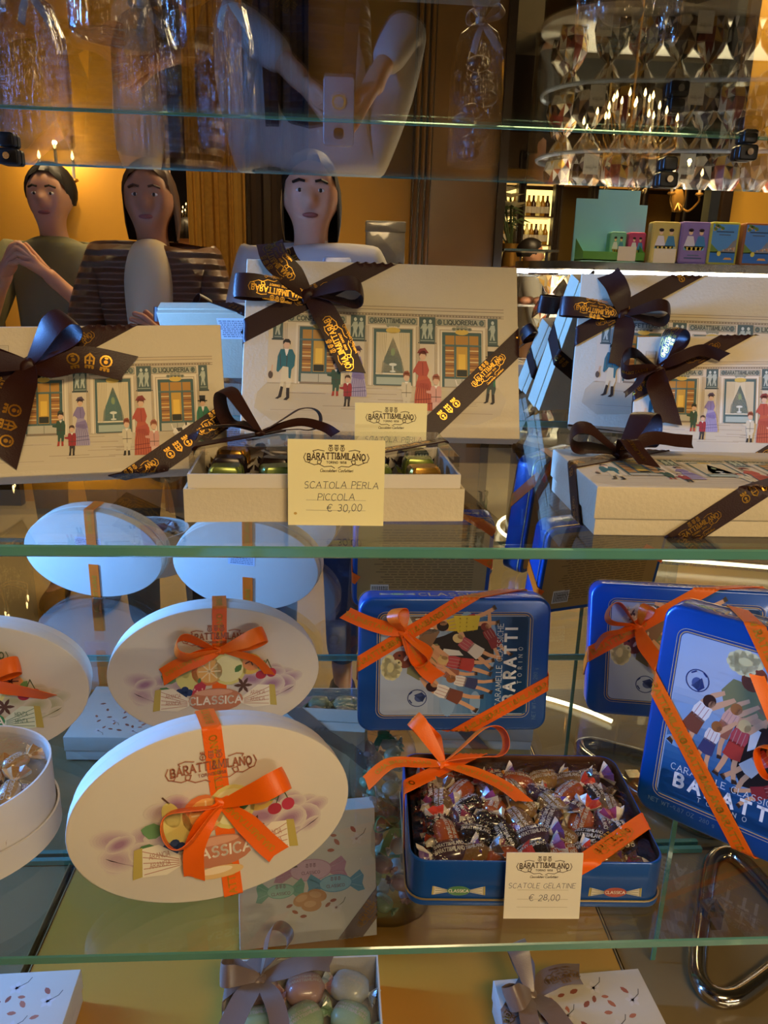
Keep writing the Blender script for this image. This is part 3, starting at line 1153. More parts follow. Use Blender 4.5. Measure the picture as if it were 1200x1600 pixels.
def fruit_oval(flavour='orange'):
    """lid picture of the oval boxes, sheet is one unit wide (full oval length)"""
    a = Art()
    wash, word = ('b79aa4', 'ARANCIA') if flavour == 'orange' else ('aeb07e', 'MENTA')
    rng = random.Random(11)
    paper = (212, 202, 184)
    deep = (150, 108, 136) if flavour == 'orange' else (168, 166, 124)
    for sx in (-1, 1):
        for k in range(22):
            x = sx * (.12 + rng.random() * .23)
            y = -.02 + rng.uniform(-.06, .09) - (abs(x) - .12) * .42
            rx, ry, ro, st = rng.uniform(.04, .085), rng.uniform(.022, .05), rng.uniform(-35, 35), rng.uniform(.45, .95)
            for q in range(6):
                g = st * (q + 1) / 6
                a.up()
                a.ell(x, y, rx * (1 - q * .13), ry * (1 - q * .13), '%02x%02x%02x' % tuple(int(p + (c - p) * g) for p, c in zip(paper, deep)), ro, n=14)
        a.up()
        a.poly([(sx * .24, -.15), (sx * .36, -.1), (sx * .38, -.085), (sx * .3, -.13), (sx * .26, -.165)], 'b9a0a4' if flavour == 'orange' else 'b4b28a')
    a.up()
    # fruit
    a.poly(leafpts(-.2, -.08, -.09, .07, 20), '4f7a4c')
    a.poly(leafpts(-.18, -.03, -.08, .06, -20), '6a9460')
    a.up()
    a.ell(-.135, -.02, .052, .065, 'd8cf78', 12)
    a.ell(-.15, .03, .03, .05, 'd8cf78', 18)
    a.line([(-.155, .075), (-.175, .1)], .006, '5b4030')
    a.ell(-.04, .01, .075, .075, 'd87a3c')
    a.ell(.06, .02, .085, .085, 'd9cf7c')
    a.ell(.16, .04, .06, .055, 'd9b04c')
    a.up()
    a.ell(-.03, .01, .06, .06, 'e7b060')
    a.ell(.06, .02, .07, .07, 'e4dda0')
    a.ell(.17, .045, .045, .04, 'd98a50')
    a.up()
    for k in range(8):
        t = radians(k * 45)
        a.line([(-.03, .01), (-.03 + .05 * cos(t), .01 + .05 * sin(t))], .006, 'f0d7a4')
    for k in range(5):
        t = radians(k * 72)
        a.line([(.165, .055), (.165 + .03 * cos(t), .055 + .022 * sin(t))], .007, '5a3326')
    a.poly(leafpts(.09, .0, .05, .03, 50), '4f7a3c')
    for x, y in ((-.17, -.09), (-.145, -.08), (-.125, -.095), (-.15, -.105), (-.175, -.11)):
        a.ell(x, y, .018, .018, '283c66', n=10)
    a.up()
    a.poly([(-.12, -.13), (-.1, -.06), (-.07, -.04), (-.045, -.06), (-.06, -.11), (-.1, -.14)], 'b83a4a')
    a.up()
    for k in range(6):
        a.ell(-.1 + .012 * k, -.08 - .01 * (k % 3), .004, .006, 'e8b0a0', n=6)
    a.poly(leafpts(-.08, -.05, .03, .016, 80), '4f7a4c')
    a.line([(.22, -.005), (.245, .06), (.27, .0)], .004, '4c5a30')
    a.poly(leafpts(.235, .055, -.055, .03, 50), '6f9a5a')
    a.up()
    a.ell(.215, -.02, .026, .022, 'a8283c')
    a.ell(.265, -.01, .024, .024, 'b83048')
    for k in range(6):
        t = radians(k * 60)
        a.poly(leafpts(.13, -.07, .045, .016, k * 60), '5a3a2c')
    # the wrapped sweet
    body = 'bf7a58' if flavour == 'orange' else '3f8a55'
    a.up()
    for sx in (-1, 1):
        a.poly([(sx * .125, -.13), (sx * .2, -.07), (sx * .27, -.075), (sx * .28, -.18), (sx * .18, -.19), (sx * .125, -.165)], 'e6dcc4' if flavour == 'orange' else 'd3dcc4')
        a.up()
        a.poly([(sx * .255, -.07), (sx * .283, -.075), (sx * .295, -.185), (sx * .262, -.18)], 'b9a552')
        ln = 'b8836a' if flavour == 'orange' else '5a7a60'
        for k in range(5):
            a.line([(sx * .135, -.14 - .006 * k), (sx * .255, -.085 - .022 * k)], .003, ln)
        for yy, sc in ((-.12, 1), (-.155, .9)):
            ps, w = lettering(word, .02, weight=.14, gap=.2)
            for q in ps:
                a.poly([(sx * .2 + x * .62, yy + y) for x, y in q], ln)
    a.up()
    a.ell(0, -.14, .13, .062, body)
    a.up()
    a.ell(-.01, -.1, .09, .016, 'd8a080' if flavour == 'orange' else '7fb38a')
    a.text('CLASSICA', 0, -.16, .038, 'f2e8d6', weight=.2, gap=.26)
    a.ell(.0, -.222, .09, .024, 'e0b878' if flavour == 'orange' else '6a9a5c')
    a.up()
    a.ell(-.01, -.214, .06, .014, 'efd8b0' if flavour == 'orange' else '8ab87c')
    # maker's lettering
    lg = logo('a8664a' if flavour == 'orange' else '6a7a58', tagline=False)
    lg.xf(lambda x, y: (x * .3, y * .3 + .175))
    a.join(lg)
    return a


OVALPIC, OVALMINT = fruit_oval('orange'), fruit_oval('mint')


def almond(a, x, y, s, rot, c='b0674c'):
    k, j = cos(radians(rot)), sin(radians(rot))
    q = [(-1, 0), (-.5, .42), (.2, .5), (.8, .25), (1, 0), (.8, -.25), (.2, -.5), (-.5, -.42)]
    a.poly([(x + s * (p * k - r * j), y + s * (p * j + r * k)) for p, r in q], c)


def blossom(a, x, y, s):
    for k in range(5):
        a.poly(leafpts(x, y, s, s * .6, k * 72 + 20), 'd9cfc6')
    a.ell(x, y, s * .2, s * .2, '9a4a50', n=8)
    a.line([(x, y), (x + s * 1.1, y + s * .8), (x + s * 1.4, y + s * 1.5)], s * .1, '6a6458')


def almond_sheet(candy=True):
    a = Art()
    rng = random.Random(2)
    spots = [(-.18, .3), (-.1, .34), (.02, .36), (.1, .3), (.2, .33), (.32, .35), (-.24, .22), (-.08, .24), (.04, .26), (.22, .24), (.16, .2)]
    if not candy:
        spots += [(-.3, .1), (-.16, .12), (0, .14), (.14, .06), (.3, .16), (-.22, 0), (-.05, .02), (.1, -.06), (.26, .02), (-.3, -.12), (-.12, -.1), (.06, -.16), (.22, -.12)]
    for i, (x, y) in enumerate(spots):
        almond(a, x + rng.uniform(-.02, .02), y + rng.uniform(-.02, .02), rng.uniform(.024, .032), rng.uniform(-80, 80), rng.choice(['a8604a', 'b87052', '96543e']))
    a.up()
    for x, y in ((.14, .38), (.36, .27), (-.2, .38)) + (((-.1, .2), (.2, .1), (.02, -.02)) if not candy else ((-.26, .05), (.2, -.25))):
        blossom(a, x, y, .05)
    if candy:
        for x, y, c, d, t in ((.02, .06, 'c08c9c', 'd7b0b8', .15), (-.2, -.08, '7fae94', 'a4c8b0', .1), (.2, -.06, '6a9ab0', '94bcc8', .12)):
            a.up()
            for sx in (-1, 1):
                a.poly([(x + sx * t * .75, y + .02), (x + sx * t * 1.5, y + .09), (x + sx * t * 1.75, y + .04), (x + sx * t * 1.65, y - .02), (x + sx * t * 1.8, y - .07), (x + sx * t * 1.4, y - .08), (x + sx * t * .75, y - .02)], c)
                a.line([(x + sx * t * .8, y), (x + sx * t * 1.6, y + .05)], .006, d)
                a.line([(x + sx * t * .8, y - .01), (x + sx * t * 1.6, y - .04)], .006, d)
            a.up()
            a.ell(x, y, t, t * .55, d)
            a.up()
            a.line(ell(x, y, t, t * .55, 20) + [(x + t, y)], .006, c)
            a.text('CLASSICO', x, y - .03, .022, '8a5a64', weight=.15)
            crest(a, x, y + .035, .028, '8a5a64')
        a.up()
        for x, y, r in ((-.04, -.16, 20), (.06, -.14, -15), (.02, -.21, 0)):
            a.ell(x, y, .075, .05, 'c8905c', r)
            a.up()
            a.ell(x - .01, y + .01, .045, .025, 'd9a876', r)
        for x, y, r in ((-.14, -.2, 20), (-.1, -.25, -30), (.14, -.22, 40), (.18, -.19, 10), (-.04, -.29, 0)):
            almond(a, x, y, .026, r, 'a45a44')
    return a


ALMOND_CANDY, ALMOND_ONLY = almond_sheet(True), almond_sheet(False)


def handwriting(a, t, x, y, h, col='2c2a4a', seed=1, slant=.12, weight=.075):
    ps, w = lettering(t, h, weight=weight, slant=slant, gap=.22, center=False, jitter=.06, rng=random.Random(seed))
    for q in ps:
        a.poly([(x + p, y + r) for p, r in q], col)


def mini_sweet(a, x, y, s, c, word='CLASSICA'):
    for sx in (-1, 1):
        a.poly([(x + sx * s * .42, y + .04 * s), (x + sx * s, y + .22 * s), (x + sx * s * 1.02, y - .2 * s), (x + sx * s * .42, y - .06 * s)], 'd8cdb4')
        a.poly([(x + sx * s * .95, y + .21 * s), (x + sx * s * 1.05, y + .22 * s), (x + sx * s * 1.07, y - .2 * s), (x + sx * s * .97, y - .19 * s)], 'b9a552')
    a.up()
    for sx in (-1, 1):
        for k in (-1, 0, 1):
            a.line([(x + sx * s * .45, y + k * .03 * s), (x + sx * s * .92, y + k * .13 * s)], .03 * s, '8a8a78')
    a.ell(x, y, .46 * s, .23 * s, c)
    a.up()
    a.text(word, x, y - .07 * s, .13 * s, 'f0e8d8', weight=.2)


# ------------------------------------------------------------------ the display case
M['mirror'] = nt('mirror_silver')[0]
_n = M['mirror'].node_tree.nodes
_b = _n['Principled BSDF']
_b.inputs['Base Color'].default_value = (0.86, 0.85, 0.82, 1)
_b.inputs['Metallic'].default_value = 1
_b.inputs['Roughness'].default_value = 0.0
M['base_ochre'] = mat('ochre_lacquered_board', 'bb842a', 0.35, noise=0.1, nscale=5)
M['base_stone'] = mat('brown_stone', '7d6a48', 0.22, noise=0.35, nscale=6)
struct(MB().box(-2.2, 2.6, MIR, MIR + .01, FLOOR, 1.6).build('wall_back', 'mirror'))


def shelf(z, label, under=False):
    mb = MB()
    t = .0085 if not under else .0035
    z1 = z if not under else z + t
    z0 = z1 - t
    x0, x1, y0, y1 = -1.15, 1.35, FRONT, MIR - .002
    mb.add([(x, y, q) for q in (z0, z1) for y in (y0, y1) for x in (x0, x1)], [(0, 2, 3, 1), (4, 5, 7, 6)], 0)
    e = .0012
    for (ya, yb) in ((y0, y0 - e), (y1, y1 + e)):
        prof = [(ya, z0), (yb, z0 + e), (yb, z1 - e), (ya, z1)]
        for (a, b), (c, d) in zip(prof, prof[1:]):
            mb.add([(x0, a, b), (x1, a, b), (x1, c, d), (x0, c, d)], [(0, 1, 2, 3)], 1)
    for x in (x0, x1):
        mb.add([(x, y0, z0), (x, y1, z0), (x, y1, z1), (x, y0, z1)], [(0, 1, 2, 3)], 1)
    tag(mb.build('glass_shelf', ['glass', 'glass_edge'], smooth=False), label, 'shelf', 'glass shelves of the display case')


shelf(ZM, 'middle clear glass shelf under the illustrated cream gift boxes')
shelf(ZL, 'lower clear glass shelf carrying the oval boxes and blue tins')
shelf(ZT, 'topmost clear glass shelf, seen from its mirroring underside', True)

mb = MB().box(-.39, .3875, .62, MIR - .004, ZB - .02, ZB)
struct(mb.build('floor', 'base_ochre', smooth=False))
mb = MB()
mb.box(-1.15, -.405, .5, MIR - .004, ZB - .03, ZB - .004)
mb.box(.395, 1.35, .5, MIR - .004, ZB - .03, ZB - .004)
mb.box(-.405, .395, .5, .62, ZB - .03, ZB - .004)
mb.box(-1.15, 1.35, .52, MIR - .004, FLOOR, ZB - .03)
struct(mb.build('trim_1', 'base_stone', smooth=False))
mb = MB()
for x in (-.4035, -.3925, .389):
    mb.box(x, x + .0018, .5, MIR - .004, ZB - .01, ZB + .0012)
struct(mb.build('trim_2', 'tin_gold', smooth=False))
mb = MB().box(-1.15, .6, MIR - .012, MIR - .004, ZB - .002, ZB + .006)
struct(mb.build('trim_3', 'glass_edge', smooth=False))


# upright glass fins between the lower shelf and the base
def fin(p, y0, z0, z1, label):
    mb = MB()
    mb.add([(p, y0, z0), (p, MIR - .004, z0), (p, MIR - .004, z1), (p, y0, z1)], [(0, 1, 2, 3)], 0)
    mb.box(p - .003, p + .003, y0 - .002, y0, z0, z1, 1)
    tag(mb.build('glass_support_panel', ['glass', 'glass_edge'], smooth=False), label, 'panel')


fin(.437, .8, ZB, ZL - .0087, 'upright glass support panel under the lower shelf, beside the chrome tube')


def clamp(x, y, z, label, flip=1):
    r = root('shelf_clamp', label, 'clamp', stand(x, y, z))
    MB().prism(rrect(-.012, .012, -.009, .009, .004), -.012, .0, .002).build('body', 'black', r)
    MB().prism(rrect(-.009, .009, .010, .026, .004), -.012, .0, .002).build('cap', 'black', r)
    MB().tube([(0, -.013, 0), (0, -.016, 0)], .004, 10).build('screw', 'chrome', r)


clamp(.502, MIR, ZT - .016, 'dark metal shelf clamp at the mirror, above the purple tin')
clamp(.406, MIR, ZT - .050, 'lower dark metal clamp at the mirror, above the teal display stand')
clamp(-.385, MIR, ZT - .052, 'dark metal clamp on the mirror beside the twin candle sconce')


# ------------------------------------------------------------------ cream boxes with the shop front
def perla(name, label, mw, w, h, t, A, B, K, rw, loops, tails, group=None, art=SHOPFRONT, ak=None, aoff=0.0, label_back=True, ang=20):
    r = root(name, label, 'gift box', mw, group)
    d = t * .66
    lid = MB().prism([(-w / 2, 0), (w / 2, 0), (w / 2, h), (-w / 2, h)], 0, d, .0014)
    k = ak or (1, 1)
    art.put(lid, lambda u, v, o: (max(-w / 2, min(w / 2, (u * k[0] + aoff) * w)), -o, max(0, min(h, ((v - .5) * k[1] + .5) * h))), 1, step=.000007)
    lid.build('lid', ['paper', 'print'], r)
    i = .0016
    base = MB().prism([(-w / 2 + i, i), (w / 2 - i, i), (w / 2 - i, h - i), (-w / 2 + i, h - i)], d - .002, t, .001)
    if label_back:
        rng = random.Random(4)
        base.poly([(.3 * w, t + .0002, .62 * h), (.02 * w, t + .0002, .62 * h), (.02 * w, t + .0002, .92 * h), (.3 * w, t + .0002, .92 * h)], 1, hx('dcdde0'))
        for q in range(9):
            z = (.65 + q * .028) * h
            x = .285 * w
            while x > .05 * w:
                l = rng.uniform(.01, .035) * w
                base.poly([(x, t + .0004, z), (x - l, t + .0004, z), (x - l, t + .0004, z + .012 * h), (x, t + .0004, z + .012 * h)], 1, hx('6a6a70'))
                x -= l + .006 * w
    base.build('base', ['paper', 'print'], r)
    fo = folder(-w / 2, w / 2, 0, h, t)
    for (a, b), prints in ((A, None), (B, None)):
        L = sqrt((b[0] - a[0]) ** 2 + (b[1] - a[1]) ** 2)
        band(r, fo, a, b, rw, BROWN, PR[(name, label)] if (name, label) in PR else [(LOGO, f, rw * 2.0, False) if q % 2 == 0 else (CREST, f, rw * 1.4, False) for q, f in enumerate([.1 + .2 * g for g in range(5)])])
    if K:
        bow(r, (K[0], -.0015, K[1]), rw, BROWN, loops, tails, ang)
    return r


PR = {}


def ext(a, b, e0, e1):
    """stretch a line beyond both of its ends"""
    L = sqrt((b[0] - a[0]) ** 2 + (b[1] - a[1]) ** 2)
    d = ((b[0] - a[0]) / L, (b[1] - a[1]) / L)
    return (a[0] - d[0] * e0, a[1] - d[1] * e0), (b[0] + d[0] * e1, b[1] + d[1] * e1)


# the big box in the middle
w, h = .304, .1999
perla('illustrated_gift_box', 'large cream gift box, shop front lid and brown bow, leaning behind the handwritten cards', lean_on(.0490, .8190, ZM, -1, 25.6, -.2, w, .031), w, h, .031,
      ext((-w / 2, .115), (-.006, h), .19, .2), ext((.043, 0), (w / 2, .11), .05, .11), (-.0825, .157), .0238,
      [dict(ang=3, L=.06, H=.013, op=38, droop=.006, w=.027, twist=25), dict(ang=177, L=.08, H=.008, op=8, w=.026, prints=[(LOGO, .2, .06, True)])],
      [dict(pts=[(.018, -.022, .008), (.034, -.05, .006), (.05, -.086, .002)], w=.027, twist=(10, -8), prints=[(LOGO, .66, .062, False)]),
       dict(pts=[(-.018, .018, .012), (-.036, .036, .014), (-.044, .058, .006)], w=.03, twist=(20, -15), prints=[(LOGO, .7, .06, True)])], 'large cream gift boxes')

# medium box leaning at the side with the small dog showing
w, h = .1934, .1302
perla('illustrated_gift_box', 'medium cream shop front box whose brown bow tails show gold crests, beside the open box', lean_on(-.1862, .6299, ZM, 7.8, 28.1, 1.6, w, .032), w, h, .032,
      ext((-w / 2, .071), (.006, h), .1, .14), ext((.028, 0), (w / 2, .046), .03, .1), (-.061, .0935), .0208,
      [dict(ang=42, L=.05, H=.012, op=20, w=.024), dict(ang=175, L=.06, H=.012, op=30, w=.024)],
      [dict(pts=[(.02, -.003, .01), (.045, .002, .008), (.079, -.004, .002)], w=.0245, twist=(-15, 0), prints=[(CREST, .62, .042, False)]),
       dict(pts=[(-.004, -.02, .012), (-.012, -.045, .008), (-.022, -.078, .003)], w=.028, twist=(25, -10), prints=[(CREST, .68, .042, False)])], 'medium cream gift boxes',
      ak=(1.06, 1.12), aoff=-.02)

# big box, behind at the other side
w, h = .2921, .1951
perla('illustrated_gift_box', 'large cream shop front box leaning behind the smaller upright shop front box', lean_on(.4212, .8667, ZM, -16.9, 25.4, .3, w, .034), w, h, .034,
      ext((-w / 2, .112), (-.02, h), .2, .15), ext((.03, 0), (w / 2, .1), .05, .1), (-.092, .141), .021,
      [dict(ang=178, L=.076, H=.01, op=15, w=.023, prints=[(LOGO, .22, .05, True)]), dict(ang=-4, L=.052, H=.013, op=35, w=.023, twist=20)],
      [dict(pts=[(-.006, .018, .014), (-.013, .034, .014), (-.022, .05, .006)], w=.026, twist=(20, -20)),
       dict(pts=[(.002, -.02, .01), (.001, -.04, .006), (-.001, -.066, .002)], w=.024, twist=(10, 0))], 'large cream gift boxes')

# medium box standing behind the flat one
w, h = .1927, .1289
perla('illustrated_gift_box', 'medium cream shop front box standing upright just behind the flat one', lean_on(.3879, .7139, ZM, -24.7, 30.3, 4.2, w, .03), w, h, .03,
      ext((-w / 2, .066), (.0, h), .1, .14), ext((.03, 0), (w / 2, .05), .03, .1), (-.074, .09), .0175,
      [dict(ang=172, L=.036, H=.016, op=70, w=.018, twist=40, prints=[(WORD, .3, .03, False)]), dict(ang=62, L=.042, H=.011, op=30, w=.019, prints=[(LOGO, .3, .035, False)])],
      [dict(pts=[(.018, .006, .014), (.04, .016, .012), (.062, .01, .008)], w=.013, twist=(50, 60)),
       dict(pts=[(.0, -.02, .012), (.006, -.036, .008), (.014, -.06, .004)], w=.022, twist=(20, 0)),
       dict(pts=[(-.014, -.014, .016), (-.02, -.026, .02), (-.03, -.036, .02)], w=.014, twist=(50, 50))], 'medium cream gift boxes', ak=(1.06, 1.12), aoff=-.02)

# medium box lying flat in front
w, h = .218, .128
r = perla('illustrated_gift_box', 'cream shop front box lying flat near the shelf edge, crested ribbon across its long side', flat(.2985, .5255, ZM + .038, -1.0), w, h, .038,
          ext((-w / 2, .066), (-.02, h), .07, .06), ext((.01, 0), (w / 2, .075), .075, .04), (-.062, .09), .0185,
          [dict(ang=168, L=.042, H=.012, op=25, w=.017), dict(ang=40, L=.045, H=.016, op=5, w=.022)],
          [dict(pts=[(.025, .004, .016), (.05, .008, .014), (.066, .014, .012)], w=.013, twist=(40, 50)),
           dict(pts=[(.0, -.012, .018), (.003, -.026, .012), (.008, -.042, .004)], w=.017, twist=(0, 0), prints=[(WORD, .5, .035, False)])], 'medium cream gift boxes', ak=(1.06, 1.12), aoff=-.02)


# ------------------------------------------------------------------ open small box of chocolates
r = root('open_chocolate_box', 'small open cream box of chocolates under a clear cover, with thin dark bow', 'gift box', flat(-.0064, .5568, ZM + .04, 2.3))
w, h = .2105, .105
i = .003


def tray(x0, x1, z0, z1, y0, y1, th, rr=0.0):
    """open box lying face up: y0 its rim, y1 its bottom"""
    mb = MB()
    o = [(x0, z0), (x1, z0), (x1, z1), (x0, z1)] if not rr else rrect(x0, x1, z0, z1, rr)
    n = [(x0 + th, z0 + th), (x1 - th, z0 + th), (x1 - th, z1 - th), (x0 + th, z1 - th)] if not rr else rrect(x0 + th, x1 - th, z0 + th, z1 - th, rr - th)
    rings = [[(a, y, b) for a, b in q] for q, y in ((o, y1), (o, y0), (n, y0), (n, y1 - th))]
    return mb.loft(rings)


tray(-w / 2, w / 2, 0, h, .0145, .04, .002).build('base', 'paper', r, smooth=False)
tray(-w / 2 + i, w / 2 - i, i, h - i, .004, .038, .0018).build('inner_tray', 'white_paper', r, smooth=False)
mb = MB()
c = .0045
q0 = [(-w / 2 + c, c), (w / 2 - c, c), (w / 2 - c, h - c), (-w / 2 + c, h - c)]
mb.loft([[(a, y, b) for a, b in q0] for y in (.01, -.0095)] + [[(a * .99, -.010, b) for a, b in q0]], cap0=False)
mb.build('clear_cover', 'acrylic', r, smooth=False)
fo = folder(-w / 2 + c, w / 2 - c, c, h - c, .02)
fo2 = lambda u, v, o: (lambda p: (p[0], p[1] - .0105, p[2]))(fo(u, v, o))
band(r, fo2, (-.104, .03), (-.036, .098), .011, BROWN)
band(r, fo2, (.03, .008), (.099, .062), .011, BROWN, [(WORD, .5, .05, False)])
bow(r, (-.052, -.012, .062), .012, BROWN,
    [dict(ang=140, L=.044, H=.017, op=12, w=.015), dict(ang=12, L=.05, H=.01, op=10, w=.011)],
    [dict(pts=[(.03, .004, .012), (.05, -.004, .01), (.06, -.014, .006)], w=.008, twist=(40, 50)), dict(pts=[(-.02, -.014, .012), (-.045, -.02, .01), (-.05, -.03, .004)], w=.009, twist=(20, 20))])
BOX_MW = r.matrix_world.copy()
M['choc_dark'] = mat('dark_chocolate_foil', '2a1c16', 0.25, 0.3)
M['choc_olive'] = mat('olive_foil', '6f7a35', 0.25, 0.5)
M['choc_gold'] = mat('gold_foil', 'b58a3a', 0.25, 0.8)


def choc(m):
    mb = MB()
    o = rrect(-.0125, .0125, -.009, .009, .003)
    rings = []
    for y, k in ((0, 1), (.008, 1), (.012, .93), (.014, .8)):
        rings.append([(a * k + .0006 * sin(j * 1.7), b * k + .0005 * cos(j * 2.3), y) for j, (a, b) in enumerate(o)])
    mb.loft(rings)
    for sx in (-1, 1):
        mb.add([(sx * .0122, -.006, .002), (sx * .0122, .006, .002), (sx * .018, .008, .006), (sx * .0172, .002, .003), (sx * .018, -.004, .007), (sx * .017, -.008, .003)], [(0, 1, 2, 3), (0, 3, 4, 5)])
    return mb.mesh('chocolate', m)


CH = {k: choc(k) for k in ('choc_dark', 'choc_olive', 'choc_gold')}
CHL = {'choc_dark': ('chocolates wrapped in dark foil', 'dark foil wrapped chocolate under the clear cover of the open cream box'),
       'choc_olive': ('chocolates wrapped in olive foil', 'olive green foil chocolate under the clear cover of the open cream box'),
       'choc_gold': ('chocolates wrapped in gold foil', 'gold foil chocolate under the clear cover of the open cream box')}
rng = random.Random(9)
for gx in range(5):
    for gz in range(3):
        k = ('choc_olive' if (gx, gz) in ((0, 0), (1, 0), (4, 1), (3, 0)) else 'choc_gold' if (gx + gz * 2) % 5 == 4 else 'choc_dark')
        o = bpy.data.objects.new('chocolate', CH[k])
        COL.objects.link(o)
        o.matrix_world = BOX_MW @ Matrix(((1, 0, 0, -.076 + gx * .038), (0, 0, -1, .0155), (0, 1, 0, .022 + gz * .03), (0, 0, 0, 1))) @ Matrix.Rotation(rng.uniform(-.3, .3), 4, 'Z')
        tag(o, CHL[k][1], 'chocolate', CHL[k][0])


# ------------------------------------------------------------------ price cards
def price_card(label, mw, w, h, lines, seed, m='card', stain=False):
    r = root('price_card', label, 'price card', mw, 'price cards with handwriting')
    mb = MB().box(-w / 2, w / 2, 0, .0006, 0, h)
    a = logo('4a3524')
    a.xf(lambda x, y: (x * .045, y * .045 + h * .78))
    for z in (.44, .3, .18):
        a.line([(-.022, z * h), (.022, z * h)], .0003, 'b5a884')
    a.up()
    for t, x, y, s in lines:
        handwriting(a, t, x, y * h, s, seed=seed)
    if stain:
        a.ell(-.03, h * .14, .0012, .001, 'c8a24a')
    a.put(mb, on_front, 1, off=.00012, step=.00003)
    mb.build('card', [m, 'print'], r, smooth=False)
    return r


price_card('yellow price card priced thirty euro, standing against the open chocolate box', pose(.0007, .5475, ZM, -.5, 3, 0, .071), .071, .0645,
           [('SCATOLA PERLA', -.0235, .44, .0050), ('PICCOLA', -.0135, .3, .0050), ('€ 30,00', -.007, .17, .0054)], 3, stain=True)
price_card('yellow price card half hidden behind the open box, before the large cream box', pose(.0522, .715, ZM, 2, 4, 0, .069), .0685, .066,
           [('SCATOLA PERLA', -.0245, .44, .0050), ('GRANDE', -.0135, .28, .0050)], 5)
price_card('cream price card priced twenty-eight euro, leaning on the open blue tin', pose(.1815, .5245, ZL, -2, 8, 0, .068), .066, .062,
           [('SCATOLE GELATINE', -.030, .47, .0045), ('€ 28,00', -.012, .28, .0056)], 8, m='card_white')

# ------------------------------------------------------------------ blue tins
RO = 0.016


def tin_box(label, mw, w, h, t, turned, bands, K, loops, tails, rw=.0165, group='closed blue candy tins', ang=30):
    r = root('candy_tin', label, 'tin', mw, group)
    mb = MB().prism(rrect(-w / 2, w / 2, 0, h, RO), 0, t * .82, .0035)
    pw, ph = (h - .042, w - .052) if turned else (w - .04, h - .05)
    a = Art()
    a.poly(rrect(-.535, .535, -.705, .705, .08), 'c8b27c').up()
    a.poly(rrect(-.531, .531, -.701, .701, .076), '0f3f86').up()
    a.poly(rrect(-.514, .514, -.684, .684, .06), 'd0ac62').up()
    a.poly(rrect(-.507, .507, -.677, .677, .054), '143a74')
    a.join(TINPIC)
    a.up()
    a.text('NET WT-9.87 OZ (280 g)', -.28, -.765, .033, '5f83b4', weight=.12, gap=.24)
    k = pw / 1.0
    kk = ph / 1.34
    if turned:
        fn = lambda u, v, o: (-v * kk, -o, u * k + h / 2)
    else:
        fn = lambda u, v, o: (u * k, -o, v * kk + h / 2)
    a.put(mb, fn, 1, step=.000006)
    for side in (0,):
        s = Art()
        for x, cc in ((-.3, '6a9a5a'), (.3, 'b85a4a')):
            mini_sweet(s, x * w, t * .42, .02, cc)
        s.text('CLASSICA', 0, t * .26, t * .3, 'd9bb7a', weight=.16, serif=True, gap=.3)
        s.put(mb, lambda u, v, o: (u, v, h + o), 1)
    lid = mb.build('lid', ['tin', 'tinprint'], r)
    mb = MB().prism(rrect(-w / 2 + .001, w / 2 - .001, .001, h - .001, RO), t * .8, t, .003)
    rng = random.Random(2)
    b = Art()
    b.poly(rrect(-w / 2 + .008, w / 2 - .008, .009, h - .009, RO - .006), 'a5834a').up()
    for q in range(26):
        z = h - .02 - q * (h - .04) / 26
        x = -w / 2 + .03
        while x < w / 2 - .05:
            l = rng.uniform(.006, .02)
            b.rect(x, z, x + l, z + .0016, '75592e')
            x += l + .003
    b.rect(w / 2 - .06, .02, w / 2 - .03, .045, 'd9d5cc')
    b.up()
    for q in range(9):
        b.rect(w / 2 - .058 + q * .003, .022, w / 2 - .0565 + q * .003, .042, '2a2622')
    b.put(mb, lambda u, v, o: (-u, t + o, v), 1)
    mb.build('base', ['tin', 'tinprint'], r)
    mb = MB()
    o = rrect(-w / 2 - .0006, w / 2 + .0006, -.0006, h + .0006, RO)
    mb.loft([[(x, y, z) for x, z in o] for y in (t * .8, t * .84)], cap0=False, cap1=False)
    mb.build('rim_line', 'tin_gold', r)
    fo = folder(-w / 2, w / 2, 0, h, t)
    for a_, b_, f in bands:
        band(r, fo, a_, b_, rw, ORANGE, [(WORD, q, .062, False) for q in f])
    bow(r, (K[0], -.0015, K[1]), rw, ORANGE, loops, tails, ang)
    return r


w, h = .2284, .1648
tin_box('closed blue tin lying sideways with orange bow, standing behind the open tin', lean_on(.1435, .8033, ZL, -.2, 8.5, 0, w, .042), w, h, .042, True,
        [(*ext((-w / 2, .085), (.012, h), .06, .12), (.28, .42, .58)), (*ext((.012, 0), (w / 2, .06), .05, .1), (.2, .45, .7))], (-.062, .124),
        [dict(ang=108, L=.032, H=.012, op=40, w=.0165), dict(ang=-52, L=.042, H=.014, op=60, w=.0165, twist=30)],
        [dict(pts=[(-.02, .006, .006), (-.045, .014, .006), (-.068, .024, .004)], w=.0165, prints=[(WORD, .62, .05, False)]),
         dict(pts=[(.012, -.02, .012), (.026, -.042, .008), (.042, -.056, .003)], w=.019, twist=(20, -10), prints=[(WORD, .5, .03, False)])])

w, h = .2263, .1650
tin_box('closed blue tin lying sideways, partly covered by the upright blue tin before it', lean_on(.4280, .8115, ZL, -13.7, 12.6, 2.2, w, .042), w, h, .042, True,
        [(*ext((-w / 2, .075), (.022, h), .06, .12), (.3,)), (*ext((.012, 0), (w / 2, .06), .05, .1), (.2, .7))], (-.056, .115),
        [dict(ang=150, L=.042, H=.015, op=65, w=.015, twist=30), dict(ang=70, L=.03, H=.01, op=40, w=.012)],
        [dict(pts=[(.008, -.02, .012), (.02, -.036, .01), (.03, -.05, .004)], w=.019, twist=(20, -10)), dict(pts=[(-.02, -.006, .01), (-.04, -.012, .012), (-.05, -.03, .006)], w=.008, twist=(60, 60))])

